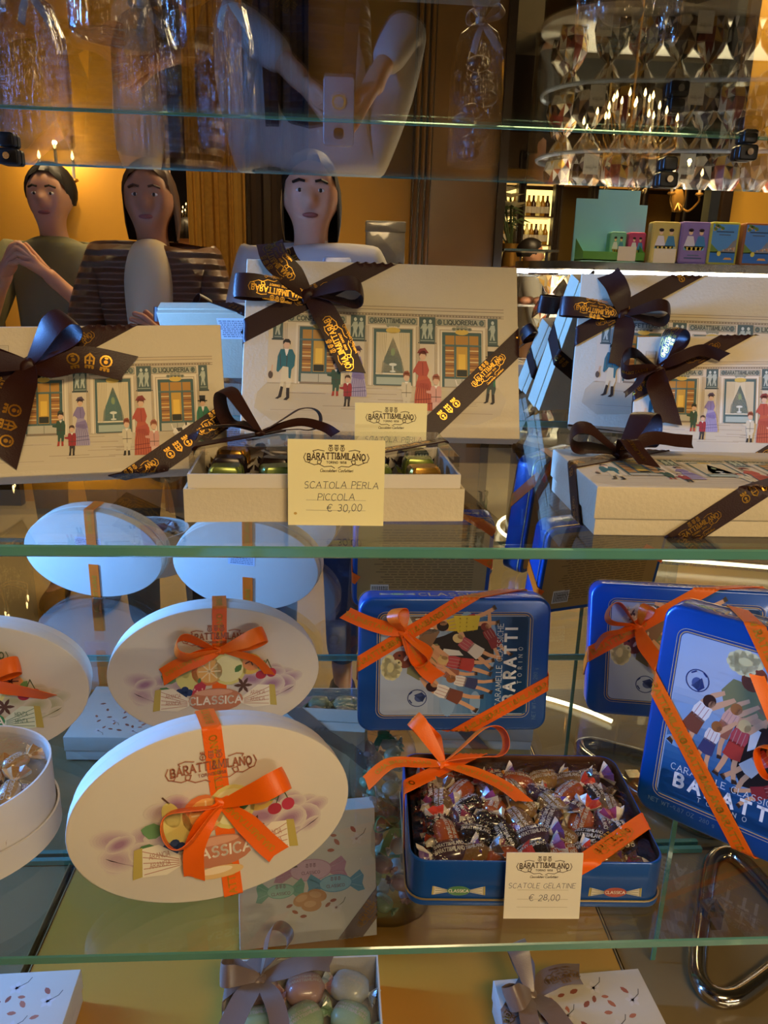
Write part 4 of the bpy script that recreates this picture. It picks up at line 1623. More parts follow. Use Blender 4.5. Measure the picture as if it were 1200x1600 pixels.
w, h = .1671, .2239
tin_box('upright closed blue tin showing children around a cook, with slanting orange ribbon', lean_on(.3775, .610, ZL, -44.1, 5.3, 1.0, w, .042), w, h, .042, False,
        [(*ext((-w / 2, .138), (.026, 0), .08, .1), (.3, .5, .7)), (*ext((.0, h), (w / 2, .1), .1, .06), (.42,))], (.058, .12),
        [dict(ang=215, L=.038, H=.017, op=72, w=.017, twist=30), dict(ang=10, L=.04, H=.015, op=40, w=.0165)],
        [dict(pts=[(-.02, .02, .012), (-.035, .042, .01), (-.048, .06, .004)], w=.012, twist=(30, 30)), dict(pts=[(.01, -.02, .01), (.018, -.04, .008), (.03, -.06, .003)], w=.017)])

# the open tin
r = root('candy_tin', 'open blue tin heaped with wrapped jellies under cellophane, orange bow on its back corner', 'tin', flat(.1790, .5384, ZL + .047, -2.4), 'blue candy tins')
w, h, t = .2245, .158, .047
mb = MB()
rr = RO
o = rrect(-w / 2, w / 2, 0, h, rr)
n = rrect(-w / 2 + .0022, w / 2 - .0022, .0022, h - .0022, rr - .0022)
R_ = [[(a, y, b) for a, b in q] for q, y in ((o, t * .84), (o, .001), (rrect(-w / 2 + .0007, w / 2 - .0007, .0007, h - .0007, rr), 0), (rrect(-w / 2 + .0016, w / 2 - .0016, .0016, h - .0016, rr), 0))]
mb.loft(R_, cap1=False)
s = Art()
for x, cc in ((-.068, '3f7a4a'), (.07, 'b04a3c')):
    mini_sweet(s, x, 0, .022, cc)
s.put(mb, lambda u, v, oo: (u, t * .66 - v, -oo), 1)
mb.build('body', ['tin', 'tinprint'], r)
mb = MB()
mb.loft([[(a, y, b) for a, b in q] for q, y in ((rrect(-w / 2 + .0016, w / 2 - .0016, .0016, h - .0016, rr), .0), (n, .002), (n, t - .004))], cap0=False)
mb.build('inner_wall', 'tin_inside', r)
mb = MB().prism(rrect(-w / 2 - .0012, w / 2 + .0012, -.0012, h + .0012, rr), t * .84, t, .002)
mb.build('lid_underneath', 'tin', r)
mb = MB()
rings = []
for k in range(9):
    q = 2 * pi * k / 8
    e_ = .0014 + .0009 * cos(q)
    rings.append([(a, t * .835 + .0009 * sin(q), b) for a, b in rrect(-w / 2 - e_, w / 2 + e_, -e_, h + e_, rr + e_)])
mb.loft(rings, cap0=False, cap1=False)
mb.build('rim_line', 'tin_gold', r)
# cellophane over the sweets
mb = MB()
rng = random.Random(6)
nx, nz = 22, 16
g = [[(-w / 2 + .005 + (w - .01) * i / nx, .004 - .006 * sin(pi * i / nx) ** .5 * sin(pi * j / nz) ** .5 + rng.uniform(-.0016, .0016), .005 + (h - .01) * j / nz) for i in range(nx + 1)] for j in range(nz + 1)]
mb.loft(g, cap0=False, cap1=False, closed=False)
mb.build('cellophane', 'film', r, angle=20)
fo = folder(-w / 2, w / 2, 0, h, t)
band(r, fo, (-w / 2 - .05, .062), (-.01, h + .02), .0165, ORANGE, [(WORD, .2, .06, False)])
band(r, fo, (.024, -.012), (w / 2 + .03, .078), .0175, ORANGE, [(LOGO, .42, .05, False)])
bow(r, (-.072, -.004, .128), .0165, ORANGE,
    [dict(ang=118, L=.05, H=.02, op=38, w=.018, lift=.006), dict(ang=18, L=.07, H=.017, op=35, w=.017, lift=.006)],
    [dict(pts=[(-.025, -.004, .008), (-.055, -.012, .012), (-.078, -.03, .002)], w=.017, prints=[(WORD, .5, .05, False)]),
     dict(pts=[(.03, -.016, .006), (.055, -.034, .005), (.072, -.055, .003)], w=.018, twist=(0, -10), prints=[(WORD, .5, .05, False)])], 20)
TIN_MW = r.matrix_world.copy()

# wrapped jellies
M['wrap_clear'] = print_mat('twisted_wrapper', 0.2, 0.7, coat=0.4)
JELLY = {'liquorice': ('2e2422', 'd8d0c4', '8a3a5a'), 'orange': ('a8552c', 'e8dccb', 'c8402c'), 'amber': ('94703a', 'e6dcc8', 'c88a3a'), 'plum': ('4a3440', 'ddd4cc', '6a4a8a'), 'honey': ('7c5c36', 'd8ccb4', '5a4634')}
for k, v in JELLY.items():
    M['jelly_' + k] = mat('jelly_' + k, v[0], 0.16, **{'Coat Weight': 0.7, 'Specular IOR Level': 0.6})


def candy_meshes(kind, L=.034, R=.0115, word='BARATTI&MILANO', mats=None, cols=None):
    c = cols or JELLY[kind]
    m = mats or 'jelly_' + kind
    mb = MB()
    rings = []
    for i in range(9):
        f = i / 8 * 2 - 1
        rad = R * max(.16, (1 - abs(f) ** 3.2) ** .5)
        rings.append([(f * L / 2, cos(2 * pi * k / 12) * rad * 1.05, sin(2 * pi * k / 12) * rad * (.8 + .06 * sin(k * 3 + i))) for k in range(12)])
    mb.loft(rings)
    ps, ww = lettering(word, .0033, weight=.2, serif=True)
    kk = L * .78 / ww
    for q in ps:
        for yo in (0, .0052):
            def on(x, y):
                f = x * kk / (L / 2)
                rad = R * max(.16, (1 - abs(f) ** 3.2) ** .5)
                yy = y - .001 + yo - .003
                return (x * kk, yy, sqrt(max(0, 1 - (yy / (rad * 1.05)) ** 2)) * rad * .84 + .0003)
            mb.poly([on(*p) for p in q], 1, hx('cfc6b6'))
    body = mb.mesh('candy_body', [m, 'wrap_clear'], angle=60)
    ends = []
    for sx in (-1, 1):
        mb = MB()
        n = 14
        rng = random.Random(int(sx * 3 + len(kind)))
        rings = []
        for i, (d, rr_) in enumerate(((0, .0018), (.003, .004), (.007, .0085), (.012, .0122))):
            rings.append([(sx * (L / 2 - .001 + d + (rng.uniform(-.0015, .0015) if i == 3 else 0)), cos(2 * pi * k / n) * rr_ * 1.15, sin(2 * pi * k / n) * rr_ * .55 + (k % 2 - .5) * .3 * rr_) for k in range(n)])
        for i in range(3):
            for k in range(n):
                q = (k + 1) % n
                mb.poly([rings[i][k], rings[i][q], rings[i + 1][q], rings[i + 1][k]], 0, hx(c[2] if (k // 3) % 4 == 1 and i > 0 else c[1]))
        ends.append(mb.mesh('twisted_end', 'wrap_clear', smooth=False))
    return body, ends


def make_candy(name, kind, label, group, mw, meshes):
    r = root(name, label, 'candy', mw, group)
    for nm, me in (('candy_body', meshes[0]), ('twisted_end', meshes[1][0]), ('twisted_end', meshes[1][1])):
        o = bpy.data.objects.new(nm, me)
        COL.objects.link(o)
        o.parent = r
    return r


def scatter(meshes, proto, name, kind, label, group, mw):
    if kind in proto:
        return copy_tree(proto[kind], mw, label, group)
    proto[kind] = make_candy(name, kind, label, group, mw, meshes[kind])
    return proto[kind]


JM = {k: candy_meshes(k) for k in JELLY}
JL = {'liquorice': 'near black wrapped jelly in the open blue tin', 'orange': 'orange wrapped jelly in the open blue tin', 'amber': 'amber yellow wrapped jelly in the open blue tin',
      'plum': 'plum purple wrapped jelly in the open blue tin', 'honey': 'honey brown wrapped jelly in the open blue tin'}
proto = {}
rng = random.Random(21)
pat = ['orange liquorice plum orange amber honey plum', 'liquorice orange honey amber plum orange liquorice', 'honey liquorice orange amber amber plum honey',
       'liquorice plum liquorice honey plum orange plum', 'orange liquorice liquorice plum amber liquorice liquorice', 'plum honey orange liquorice orange plum honey']
for row in range(6):
    for ci, kind in enumerate(pat[5 - row].split()):
        x = -.084 + ci * .0275 + (row % 2) * .006 + rng.uniform(-.003, .003)
        z = .024 + row * .0215 + rng.uniform(-.003, .003)
        ang = rng.uniform(-75, 75)
        if row in (0, 5):
            ang *= .15
        elif ci in (0, 6):
            ang = rng.choice((-1, 1)) * rng.uniform(75, 90)
        if row in (0, 5) and ci in (0, 6):
            x *= .86
        y = .0145 - rng.uniform(0, .004)
        mw = TIN_MW @ Matrix(((1, 0, 0, x), (0, 0, -1, y), (0, 1, 0, z), (0, 0, 0, 1))) @ Matrix.Rotation(radians(ang), 4, 'Z') @ Matrix.Rotation(rng.uniform(-.35, .35), 4, 'Y') @ Matrix.Rotation(rng.uniform(-.5, .5), 4, 'X')
        scatter(JM, proto, 'wrapped_jelly', kind, JL[kind], kind + ' coloured jellies in the open tin', mw)
# a lower layer filling the gaps
for row in range(5):
    for ci in range(6):
        kind = rng.choice(list(JELLY))
        mw = TIN_MW @ Matrix(((1, 0, 0, -.066 + ci * .0264), (0, 0, -1, .034), (0, 1, 0, .032 + row * .024), (0, 0, 0, 1))) @ Matrix.Rotation(rng.uniform(-.3, .3), 4, 'Z')
        scatter(JM, proto, 'wrapped_jelly', kind, JL[kind], kind + ' coloured jellies in the open tin', mw)


# ------------------------------------------------------------------ oval boxes
def oval_box(label, mw, A, B, t, art, K, loops, tails, slant=0.0, group='closed white oval boxes'):
    r = root('oval_gift_box', label, 'oval box', mw, group)
    N = 72
    mb = MB().prism(ell(0, 0, A, B, N), 0, t * .55, .0012)
    art.put(mb, lambda u, v, o: (u * 2 * A, -o, v * 2 * A), 1, step=.000006)
    mb.build('lid', ['white_paper', 'print'], r)
    mb = MB().prism(ell(0, 0, A - .0018, B - .0018, N), t * .53, t, .001)
    rng = random.Random(8)
    mb.poly([(-.028, t + .0002, .002), (.016, t + .0002, .002), (.016, t + .0002, .03), (-.028, t + .0002, .03)], 1, hx('c4ccd8'))
    for q in range(8):
        x = .013
        while x > -.024:
            l = rng.uniform(.002, .006)
            mb.poly([(x, t + .0004, .0045 + q * .003), (x - l, t + .0004, .0045 + q * .003), (x - l, t + .0004, .0057 + q * .003), (x, t + .0004, .0057 + q * .003)], 1, hx('70788a'))
            x -= l + .001
    mb.build('base', ['white_paper', 'print'], r)
    fo = folder(-1, 1, -B + .0004, B - .0004, t)
    band(r, fo, (K[0] + slant * (-B - t - .06 - K[1]), -B - t - .06), (K[0] + slant * (B + t + .06 - K[1]), B + t + .06), .0165, ORANGE, [(WORD, q, .06, False) for q in (.16, .34, .6, .84)])
    bow(r, (K[0], -.002, K[1]), .0165, ORANGE, loops, tails, 0)
    return r


oval_box('front white oval box of orange sweets with wide orange bow, beside the open tin', pose(-.0975, .556, ZL, 15, 9, .5).copy() @ Matrix.Translation((0, 0, .0795)), .1204, .0792, .04, OVALPIC, (.006, .012),
         [dict(ang=20, L=.058, H=.014, op=30, w=.02, lift=.006), dict(ang=196, L=.052, H=.017, op=62, w=.018, twist=30, lift=.006)],
         [dict(pts=[(.02, -.022, .008), (.034, -.042, .006), (.046, -.058, .003)], w=.02, twist=(20, -15), prints=[(WORD, .5, .05, False)]),
          dict(pts=[(-.016, -.012, .012), (-.026, -.035, .01), (-.027, -.064, .003)], w=.0175, twist=(-10, 10))], slant=-.06)
oval_box('second white oval box of orange sweets, standing just behind the front oval box', pose(-.1393, .8099, ZL, 9, 4, -2.0).copy() @ Matrix.Translation((0, 0, .0800)), .1214, .0800, .04, OVALPIC, (.004, .03),
         [dict(ang=24, L=.056, H=.012, op=35, w=.018, lift=.006), dict(ang=164, L=.05, H=.013, op=42, w=.018, lift=.006)],
         [dict(pts=[(-.02, -.005, .01), (-.045, -.016, .008), (-.064, -.03, .003)], w=.0195, twist=(-10, 10), prints=[(WORD, .6, .04, True)]),
          dict(pts=[(.02, -.002, .012), (.042, -.01, .014), (.058, -.032, .006)], w=.012, twist=(30, 30))], slant=0)
oval_box('white oval box with green mint sweet print, standing behind the open oval box', pose(-.394, .762, ZL, 9, 4, -2).copy() @ Matrix.Translation((0, 0, .0812)), .1197, .0787, .04, OVALMINT, (.0, .018),
         [dict(ang=22, L=.056, H=.012, op=35, w=.018), dict(ang=164, L=.05, H=.013, op=42, w=.018)],
         [dict(pts=[(-.02, -.005, .01), (-.045, -.016, .008), (-.06, -.03, .003)], w=.0185), dict(pts=[(.03, -.006, .01), (.055, -.014, .008), (.08, -.024, .003)], w=.017, twist=(0, 40))])

# open oval box with sweets
r = root('open_oval_box', 'open white oval box of wrapped sweets set in its own lid, below the mint box', 'oval box', stand(-.365, .64, ZL, 18))


def oval_tray(A, B, z0, z1, th, slope=0.0):
    mb = MB()
    N = 64
    def ring(k, z, f):
        return [((A - k) * cos(2 * pi * i / N), (B - k) * sin(2 * pi * i / N), z + f * slope * (A - k) * cos(2 * pi * i / N)) for i in range(N)]
    return mb.loft([ring(0, z0, 0), ring(0, z1, 1), ring(th, z1, 1), ring(th, z0 + th, 0)])


oval_tray(.098, .086, 0, .03, .002, -.06).build('lid', 'white_paper', r)
oval_tray(.0945, .0825, .006, .068, .002, .05).build('base', 'white_paper', r)
mb = MB()
for j in range(6):
    pass
rng = random.Random(12)
rings = [[(.092 * f * cos(2 * pi * i / 26), .08 * f * sin(2 * pi * i / 26), .066 + .012 * (1 - f * f) + rng.uniform(-.002, .002)) for i in range(26)] for f in (1, .8, .6, .4, .2, .05)]
mb.loft(rings, cap0=False).build('cellophane', 'film', r, angle=20)
OM = r.matrix_world.copy()
OC = {'rose': ('a8747c', 'e4d4d4', '8a3a4a'), 'caramel': ('b58a52', 'd9b98a', 'a8783c'), 'berry': ('5a3440', 'd8c8cc', '7a3040')}
for k, v in OC.items():
    M['sweet_' + k] = mat('sweet_' + k, v[0], 0.25, **{'Coat Weight': 0.5})
OMESH = {k: candy_meshes(k, .028, .0095, 'CLASSICA', 'sweet_' + k, v) for k, v in OC.items()}
OL = {'rose': 'rose pink wrapped sweet in the open oval box', 'caramel': 'caramel coloured wrapped sweet in the open oval box', 'berry': 'berry red wrapped sweet in the open oval box'}
proto2 = {}
for lay in range(2):
    for a in range(9):
        f = .062 if a < 7 else .02
        kind = ('rose', 'caramel', 'berry')[(a + lay) % 3]
        t_ = a * 2 * pi / 7 + lay * .4
        mw = OM @ Matrix.Translation((f * cos(t_) * 1.05, f * sin(t_) * .92, .034 + lay * .021)) @ Matrix.Rotation(rng.uniform(-1.5, 1.5), 4, 'Z') @ Matrix.Rotation(rng.uniform(-.3, .3), 4, 'Y')
        scatter(OMESH, proto2, 'wrapped_sweet', kind, OL[kind], kind + ' sweets in the open oval box', mw)


# ------------------------------------------------------------------ white boxes on the base of the case
def almond_box(label, mw, w, h, t, art, bands, K, loops, tails, ak=1.0, group='closed white almond boxes'):
    r = root('almond_gift_box', label, 'gift box', mw, group)
    mb = MB().prism([(-w / 2, 0), (w / 2, 0), (w / 2, h), (-w / 2, h)], 0, t * .6, .0012)
    art.put(mb, lambda u, v, o: (u * w * ak, -o, v * h * ak + h / 2), 1, step=.000007)
    mb.build('lid', ['white_paper', 'print'], r)
    i = .0015
    MB().prism([(-w / 2 + i, i), (w / 2 - i, i), (w / 2 - i, h - i), (-w / 2 + i, h - i)], t * .58, t, .001).build('base', 'white_paper', r)
    fo = folder(-w / 2, w / 2, 0, h, t)
    for a_, b_ in bands:
        band(r, fo, a_, b_, .026, TAUPE, [(LOGO, .5, .055, False)])
    if K:
        bow(r, (K[0], -.002, K[1]), .024, TAUPE, loops, tails)
    return r


w, h = .1852, .1755
almond_box('white box printed with pastel sweets and almonds, leaning under the lower glass shelf', lean_on(-.0289, .8279, ZB, 6.4, 16.9, -.2, w, .045), w, h, .045, ALMOND_CANDY,
           [ext((.055, 0), (w / 2, .045), .08, .12), ext((-w / 2, .13), (-.04, h), .12, .14)], (-.066, .155),
           [dict(ang=170, L=.04, H=.014, op=30, w=.024), dict(ang=60, L=.04, H=.014, op=30, w=.024)], [dict(pts=[(.02, -.02, .01), (.04, -.05, .004)], w=.022), dict(pts=[(.03, -.006, .01), (.06, -.03, .004)], w=.022)])
w, h = .188, .185
almond_box('white box strewn with printed almonds, lying by the gold crested taupe bow', flat(.3055, .551, ZB + .05, 3.4), w, h, .05, ALMOND_ONLY,
           [ext((-w / 2, .125), (-.045, h), .1, .08)], (-.056, .155),
           [dict(ang=95, L=.05, H=.018, op=20, w=.026, lift=.008), dict(ang=205, L=.036, H=.014, op=45, w=.026, lift=.008)],
           [dict(pts=[(.025, .012, .012), (.048, .018, .012), (.068, .02, .008)], w=.03, prints=[(LOGO, .68, .05, False)]), dict(pts=[(.012, -.025, .014), (.024, -.05, .01), (.04, -.085, .004)], w=.026),
            dict(pts=[(-.012, -.025, .014), (-.014, -.05, .008), (-.016, -.085, .004)], w=.022)])
w, h = .19, .185
almond_box('white box with printed almond blossom and no bow, lying beyond the front oval box', flat(-.396, .575, ZB + .05, 2), w, h, .05, ALMOND_ONLY, [], None, [], [], group='closed white almond boxes')

# gift box with a clear window full of pastel sweets
r = root('pastel_sweet_box', 'open white box of pastel green and pink sweets with taupe bow, under the lower shelf', 'gift box', flat(-.0315, .584, ZB + .05, .5))
w, h = .186, .187
tray(-w / 2, w / 2, 0, h, 0, .05, .002).build('base', 'white_paper', r, smooth=False)
rng = random.Random(15)
mb = MB()
g = [[(-w / 2 + .003 + (w - .006) * i / 18, -.008 * sin(pi * i / 18) ** .4 * sin(pi * j / 18) ** .4 + rng.uniform(-.001, .001), .003 + (h - .006) * j / 18) for i in range(19)] for j in range(19)]
mb.loft(g, cap0=False, cap1=False, closed=False).build('cellophane', 'film', r, angle=20)
fo = folder(-w / 2, w / 2, 0, h, .05)
fo3 = lambda u, v, o: (lambda p: (p[0], p[1] - .009 if p[1] < .005 else p[1], p[2]))(fo(u, v, o))
band(r, fo3, (-w / 2 - .04, .1), (-.02, h + .02), .024, TAUPE)
bow(r, (-.052, -.012, .142), .024, TAUPE,
    [dict(ang=178, L=.046, H=.018, op=60, w=.024, twist=20, lift=.008), dict(ang=68, L=.07, H=.016, op=62, w=.02, lift=.008)],
    [dict(pts=[(.03, .006, .012), (.06, .016, .012), (.085, .02, .004)], w=.026), dict(pts=[(-.014, -.03, .014), (-.026, -.06, .01), (-.04, -.1, .004)], w=.028), dict(pts=[(.016, -.03, .014), (.026, -.055, .01), (.03, -.08, .004)], w=.022)])
PM = r.matrix_world.copy()
PC = {'green': ('9fb48c', 'b8c8a4', '7a9a70'), 'pink': ('b8948c', 'cfaea4', 'a87a78'), 'pale': ('b8bab0', 'd0d2c8', '9aa8b0')}
for k, v in PC.items():
    M['pastel_' + k] = mat('pastel_' + k, v[0], 0.3, **{'Coat Weight': 0.4})
PMESH = {k: candy_meshes(k, .05, .02, 'BARATTI&MILANO', 'pastel_' + k, v) for k, v in PC.items()}
for k in PMESH:
    for me in PMESH[k][1]:
        pass
PL = {'green': 'pastel green paper wrapped sweet in the white windowed box', 'pink': 'dusty pink paper wrapped sweet in the white windowed box', 'pale': 'pale grey paper wrapped sweet in the white windowed box'}
proto3 = {}
for row in range(4):
    for ci in range(3):
        kind = [['green', 'green', 'green'], ['green', 'pink', 'pale'], ['green', 'green', 'green'], ['pink', 'pink', 'pale']][row][ci]
        mw = PM @ Matrix(((1, 0, 0, -.055 + ci * .056), (0, 0, -1, .02), (0, 1, 0, .03 + row * .043), (0, 0, 0, 1))) @ Matrix.Rotation(rng.uniform(-.6, .6), 4, 'Z') @ Matrix.Rotation(rng.uniform(-.2, .2), 4, 'X')
        scatter(PMESH, proto3, 'pastel_sweet', kind, PL[kind], kind + ' sweets in the white windowed box', mw)


# clear bag of pastel sweets tied with green ribbon
def cello_bag(name, label, mw, w, d, h, tie, group=None, neck=.3, film='bagfilm', rib='green_ribbon', seed=1):
    r = root(name, label, 'sweet bag', mw, group)
    rng = random.Random(seed)
    mb = MB()
    N = 28
    rings = []
    for z, k in ((0, .96), (.004, 1), (h * .3, 1.03), (h * .5, .97), (h * .64, .7), (h * tie, neck * .5), (h * (tie + .03), neck * .55), (h * (tie + .12), neck * 1.3), (h, neck * 2.1)):
        rings.append([(w / 2 * k * cos(2 * pi * i / N) * (1 + .12 * (abs(cos(2 * pi * i / N) * sin(2 * pi * i / N)))) + rng.uniform(-1, 1) * .02 * w, d / 2 * k * sin(2 * pi * i / N) + rng.uniform(-1, 1) * .02 * d, z + (rng.uniform(-.006, .006) if z > h * .9 else 0)) for i in range(N)])
    mb.loft(rings, cap1=False).build('bag', film, r, angle=15)
    z = h * tie
    MB().lathe([(w * neck * .29, -.004), (w * neck * .31, 0), (w * neck * .29, .004)], 16, (0, 0, z), sx=1, sy=d / w).build('tie', rib, r)
    bow(r, (0, -d * neck * .3, z), .012, [rib, 'foil'], [dict(ang=150, L=.032, H=.012, op=55, w=.011), dict(ang=35, L=.036, H=.013, op=55, w=.011)],
        [dict(pts=[(.016, -.02, .006), (.03, -.04, .006)], w=.011), dict(pts=[(-.01, -.024, .006), (-.014, -.04, .008)], w=.011)])
    return r


bg = cello_bag('sweet_bag', 'clear bag of pastel sweets tied with green ribbon, behind the open blue tin', stand(.085, .905, ZB, 5), .11, .085, .25, .58, seed=3, film='film')
BM = bg.matrix_world.copy()
BGL = {'green': 'pale green sweet inside the clear bag with green ribbon', 'pink': 'pale pink sweet inside the clear bag with green ribbon', 'pale': 'whitish sweet inside the clear bag with green ribbon'}
for lay in range(4):
    for a in range(3):
        kind = ('pink', 'pale', 'green')[(lay + a) % 3]
        t_ = a * 2.1 + lay
        mw = BM @ Matrix.Translation((.026 * cos(t_), .018 * sin(t_), .02 + lay * .033)) @ Matrix.Rotation(t_ + 1.3, 4, 'Z') @ Matrix.Rotation(rng.uniform(-.5, .5), 4, 'Y') @ Matrix.Scale(.62, 4)
        scatter(PMESH, proto3, 'pastel_sweet', kind, BGL[kind], kind + ' sweets in the clear bag', mw)

# bent chrome tube lying on the base
def onb(px, py, dz):
    return onz(px, py, ZB - .004 + dz)
pts = [onb(*q, .0125) for q in ((1260, 1455), (1195, 1382), (1160, 1346), (1138, 1334), (1118, 1340), (1108, 1362), (1098, 1430), (1090, 1500), (1094, 1532), (1112, 1554), (1140, 1560), (1170, 1546), (1230, 1500))]
r = root('bent_chrome_tube', 'bent chrome tube with small bracket under the lower shelf, beside the glass panel', 'chrome tube', Matrix.Identity(4))
MB().tube(catmull(pts, 6), .0125, 14).build('tube', 'chrome', r)
p = onb(1112, 1420, .028)
MB().box(p.x - .012, p.x + .012, p.y - .012, p.y + .012, ZB - .002, ZB + .03).build('bracket', 'chrome', r, smooth=False)

# cellophane bags on the top shelf
M['bag_sweets'] = mat('dark_wrapped_sweets', '3a2a20', 0.3, 0.2, noise=0.5, nscale=60)
BAGS = [(-.46, .70, .1, .08, 'tall cellophane bag on the top glass shelf, farthest from the brown bag'), (-.3, .66, .1, .08, 'crinkled cellophane bag on the top shelf beside the tall one'),
        (-.17, .72, .09, .07, 'narrow cellophane bag on the top shelf, third from the case end'), (.22, .66, .085, .07, 'lone cellophane bag of brown sweets on the top shelf')]
for i, (x, y, w_, d_, lb) in enumerate(BAGS):
    b = cello_bag('cellophane_bag', lb, stand(x, y, ZT + .0037, 10 * i), w_, d_, .3, .7, seed=20 + i, rib='taupe', group='cellophane bags on the top shelf')
    if i in (3,):
        mb = MB()
        rg = random.Random(i)
        for k in range(9):
            mb.ball((rg.uniform(-.016, .016), rg.uniform(-.012, .012), .02 + k * .016), .02, .016, .012, 10)
        mb.build('filling', 'bag_sweets', b)


# ------------------------------------------------------------------ the shop behind the camera, seen in the mirror
def sp(x, depth, z):
    return Vector((x, 2 * MIR - depth, z))


M['marble'] = mat('pale_marble_floor', '968769', 0.22, noise=0.22, nscale=1.6)
M['ceiling'] = mat('brown_ceiling', '4a3826', 0.6)
M['ochre_wall'] = mat('ochre_silk_wall', 'd09a34', 0.5, noise=0.06, nscale=3)
M['dark_wood'] = mat('dark_wood', '2a1d12', 0.35, noise=0.2, nscale=12)
M['mid_wood'] = mat('veined_brown_panel', '6a4a22', 0.3, noise=0.3, nscale=4)
M['gilt'] = mat('gilt_carving', '9a6f2c', 0.38, 0.6, noise=0.3, nscale=40, bump=0.9, bscale=60)
M['gilt_flat'] = mat('gilt_moulding', 'a87c34', 0.35, 0.6, noise=0.15, nscale=20)
M['steel'] = mat('brushed_steel', '8f9296', 0.25, 1.0)
M['pale_edge'] = mat('pale_blue_shelf_edge', 'b8c4d4', 0.25)
M['cool_led'] = emit('cool_led_strip', 'e6f0ff', 14)
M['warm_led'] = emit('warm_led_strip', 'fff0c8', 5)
M['flame'] = emit('candle_bulb', 'ffd68a', 18)
M['glow'] = emit('lit_shelf_back', 'f0cf7a', 2.6)
M['amber_glow'] = emit('amber_glow_panel', 'd99a34', 1.6)  # flat panel glows by itself to imitate amber lamplight in the far room
M['crystal'] = mat('cut_crystal', 'f2dca8', 0.12, 0.7)
M['case_glass'] = clear('counter_glass', (0.95, 0.97, 0.97, 1), 1.45)

struct(MB().box(-6, 7, -8, .52, FLOOR - .05, FLOOR).build('floor', 'marble', smooth=False))
struct(MB().box(-6, 7, -8, MIR, 2.25, 2.35).build('ceiling', 'ceiling', smooth=False))
y46 = 2 * MIR - 4.6
struct(MB().box(-6, .86, y46 - .12, y46, FLOOR, 2.25).build('wall_left', 'ochre_wall', smooth=False))
struct(MB().box(-6, 7, -6.2, -6.08, FLOOR, 2.25).build('wall_rear', 'dark_wood', smooth=False))
mb = MB().box(2.36, 5, 2 * MIR - 5.12, 2 * MIR - 5, FLOOR, 2.25)
struct(mb.build('wall_right', 'ochre_wall', smooth=False))


def board(name, label, cat, x0, x1, depth, z0, z1, m, th=.06, ridges=0, rm=None, kind=None):
    mb = MB().box(x0, x1, 2 * MIR - depth - th, 2 * MIR - depth, z0, z1)
    y = 2 * MIR - depth
    for k in range(ridges):
        x = x0 + (x1 - x0) * (k + .5) / ridges
        mb.tube([(x, y, z0), (x, y, z1)], (x1 - x0) / ridges * .33, 8, 1 if rm else 0)
    o = mb.build(name, [m, rm] if rm else m)
    if kind:
        o['kind'] = kind
    else:
        tag(o, label, cat)
    return o


# dark column, gilded mirror frame, dark post, veined panel along the ochre wall
board('trim_4', '', '', -2.75, -1.86, 4.5, FLOOR, 2.25, 'dark_wood', kind='structure')
r = root('gilded_mirror', 'tall gilded mirror frame standing against the ochre wall', 'mirror', sp(0, 4.5, FLOOR))
def gm(name, x0, x1, dz, m, ridges=0, rm=None, d=.08):
    mb = MB().box(x0, x1, 0, d, 0, 3.55)
    for k in range(ridges):
        x = x0 + (x1 - x0) * (k + .5) / ridges
        mb.tube([(x, d, 0), (x, d, 3.55)], (x1 - x0) / ridges * .36, 8, 1 if rm else 0)
    return mb.build(name, [m, rm] if rm else m, r)
gm('carved_post', -1.0, -.90, 0, 'gilt', 1, 'gilt')
gm('mirror_glass', -.90, -.795, 0, 'mirror', d=.02)
gm('outer_moulding', -.795, -.715, 0, 'gilt_flat', 2, 'gilt_flat')
gm('carved_band', -.715, -.565, 0, 'gilt', 2, 'gilt', .1)
gm('inner_moulding', -.565, -.49, 0, 'gilt_flat', 1, 'gilt_flat', .09)
board('trim_5', '', '', -.488, -.16, 4.45, FLOOR, 2.25, 'dark_wood', .1, 3, 'dark_wood', kind='structure')
board('trim_6', '', '', .40, .50, 4.45, FLOOR, 2.25, 'dark_wood', .1, 3, 'mid_wood', kind='structure')
board('trim_7', '', '', .50, .86, 4.45, FLOOR, 2.25, 'mid_wood', .1, kind='structure')
board('trim_8', '', '', .86, .905, 4.42, FLOOR, 2.25, 'dark_wood', .16, kind='structure')
board('trim_9', '', '', 2.30, 2.36, 4.98, FLOOR, 2.25, 'steel', .1, kind='structure')
board('trim_10', '', '', 2.37, 2.43, 4.96, FLOOR, 2.25, 'dark_wood', .1, kind='structure')

# ------------------------------------------------------------------ candle lamps
def flame(mb, x, y, z, s=1.0):
    mb.lathe([(.002 * s, 0), (.009 * s, .012 * s), (.007 * s, .024 * s), (.001 * s, .042 * s)], 10, (x, y, z), 0)


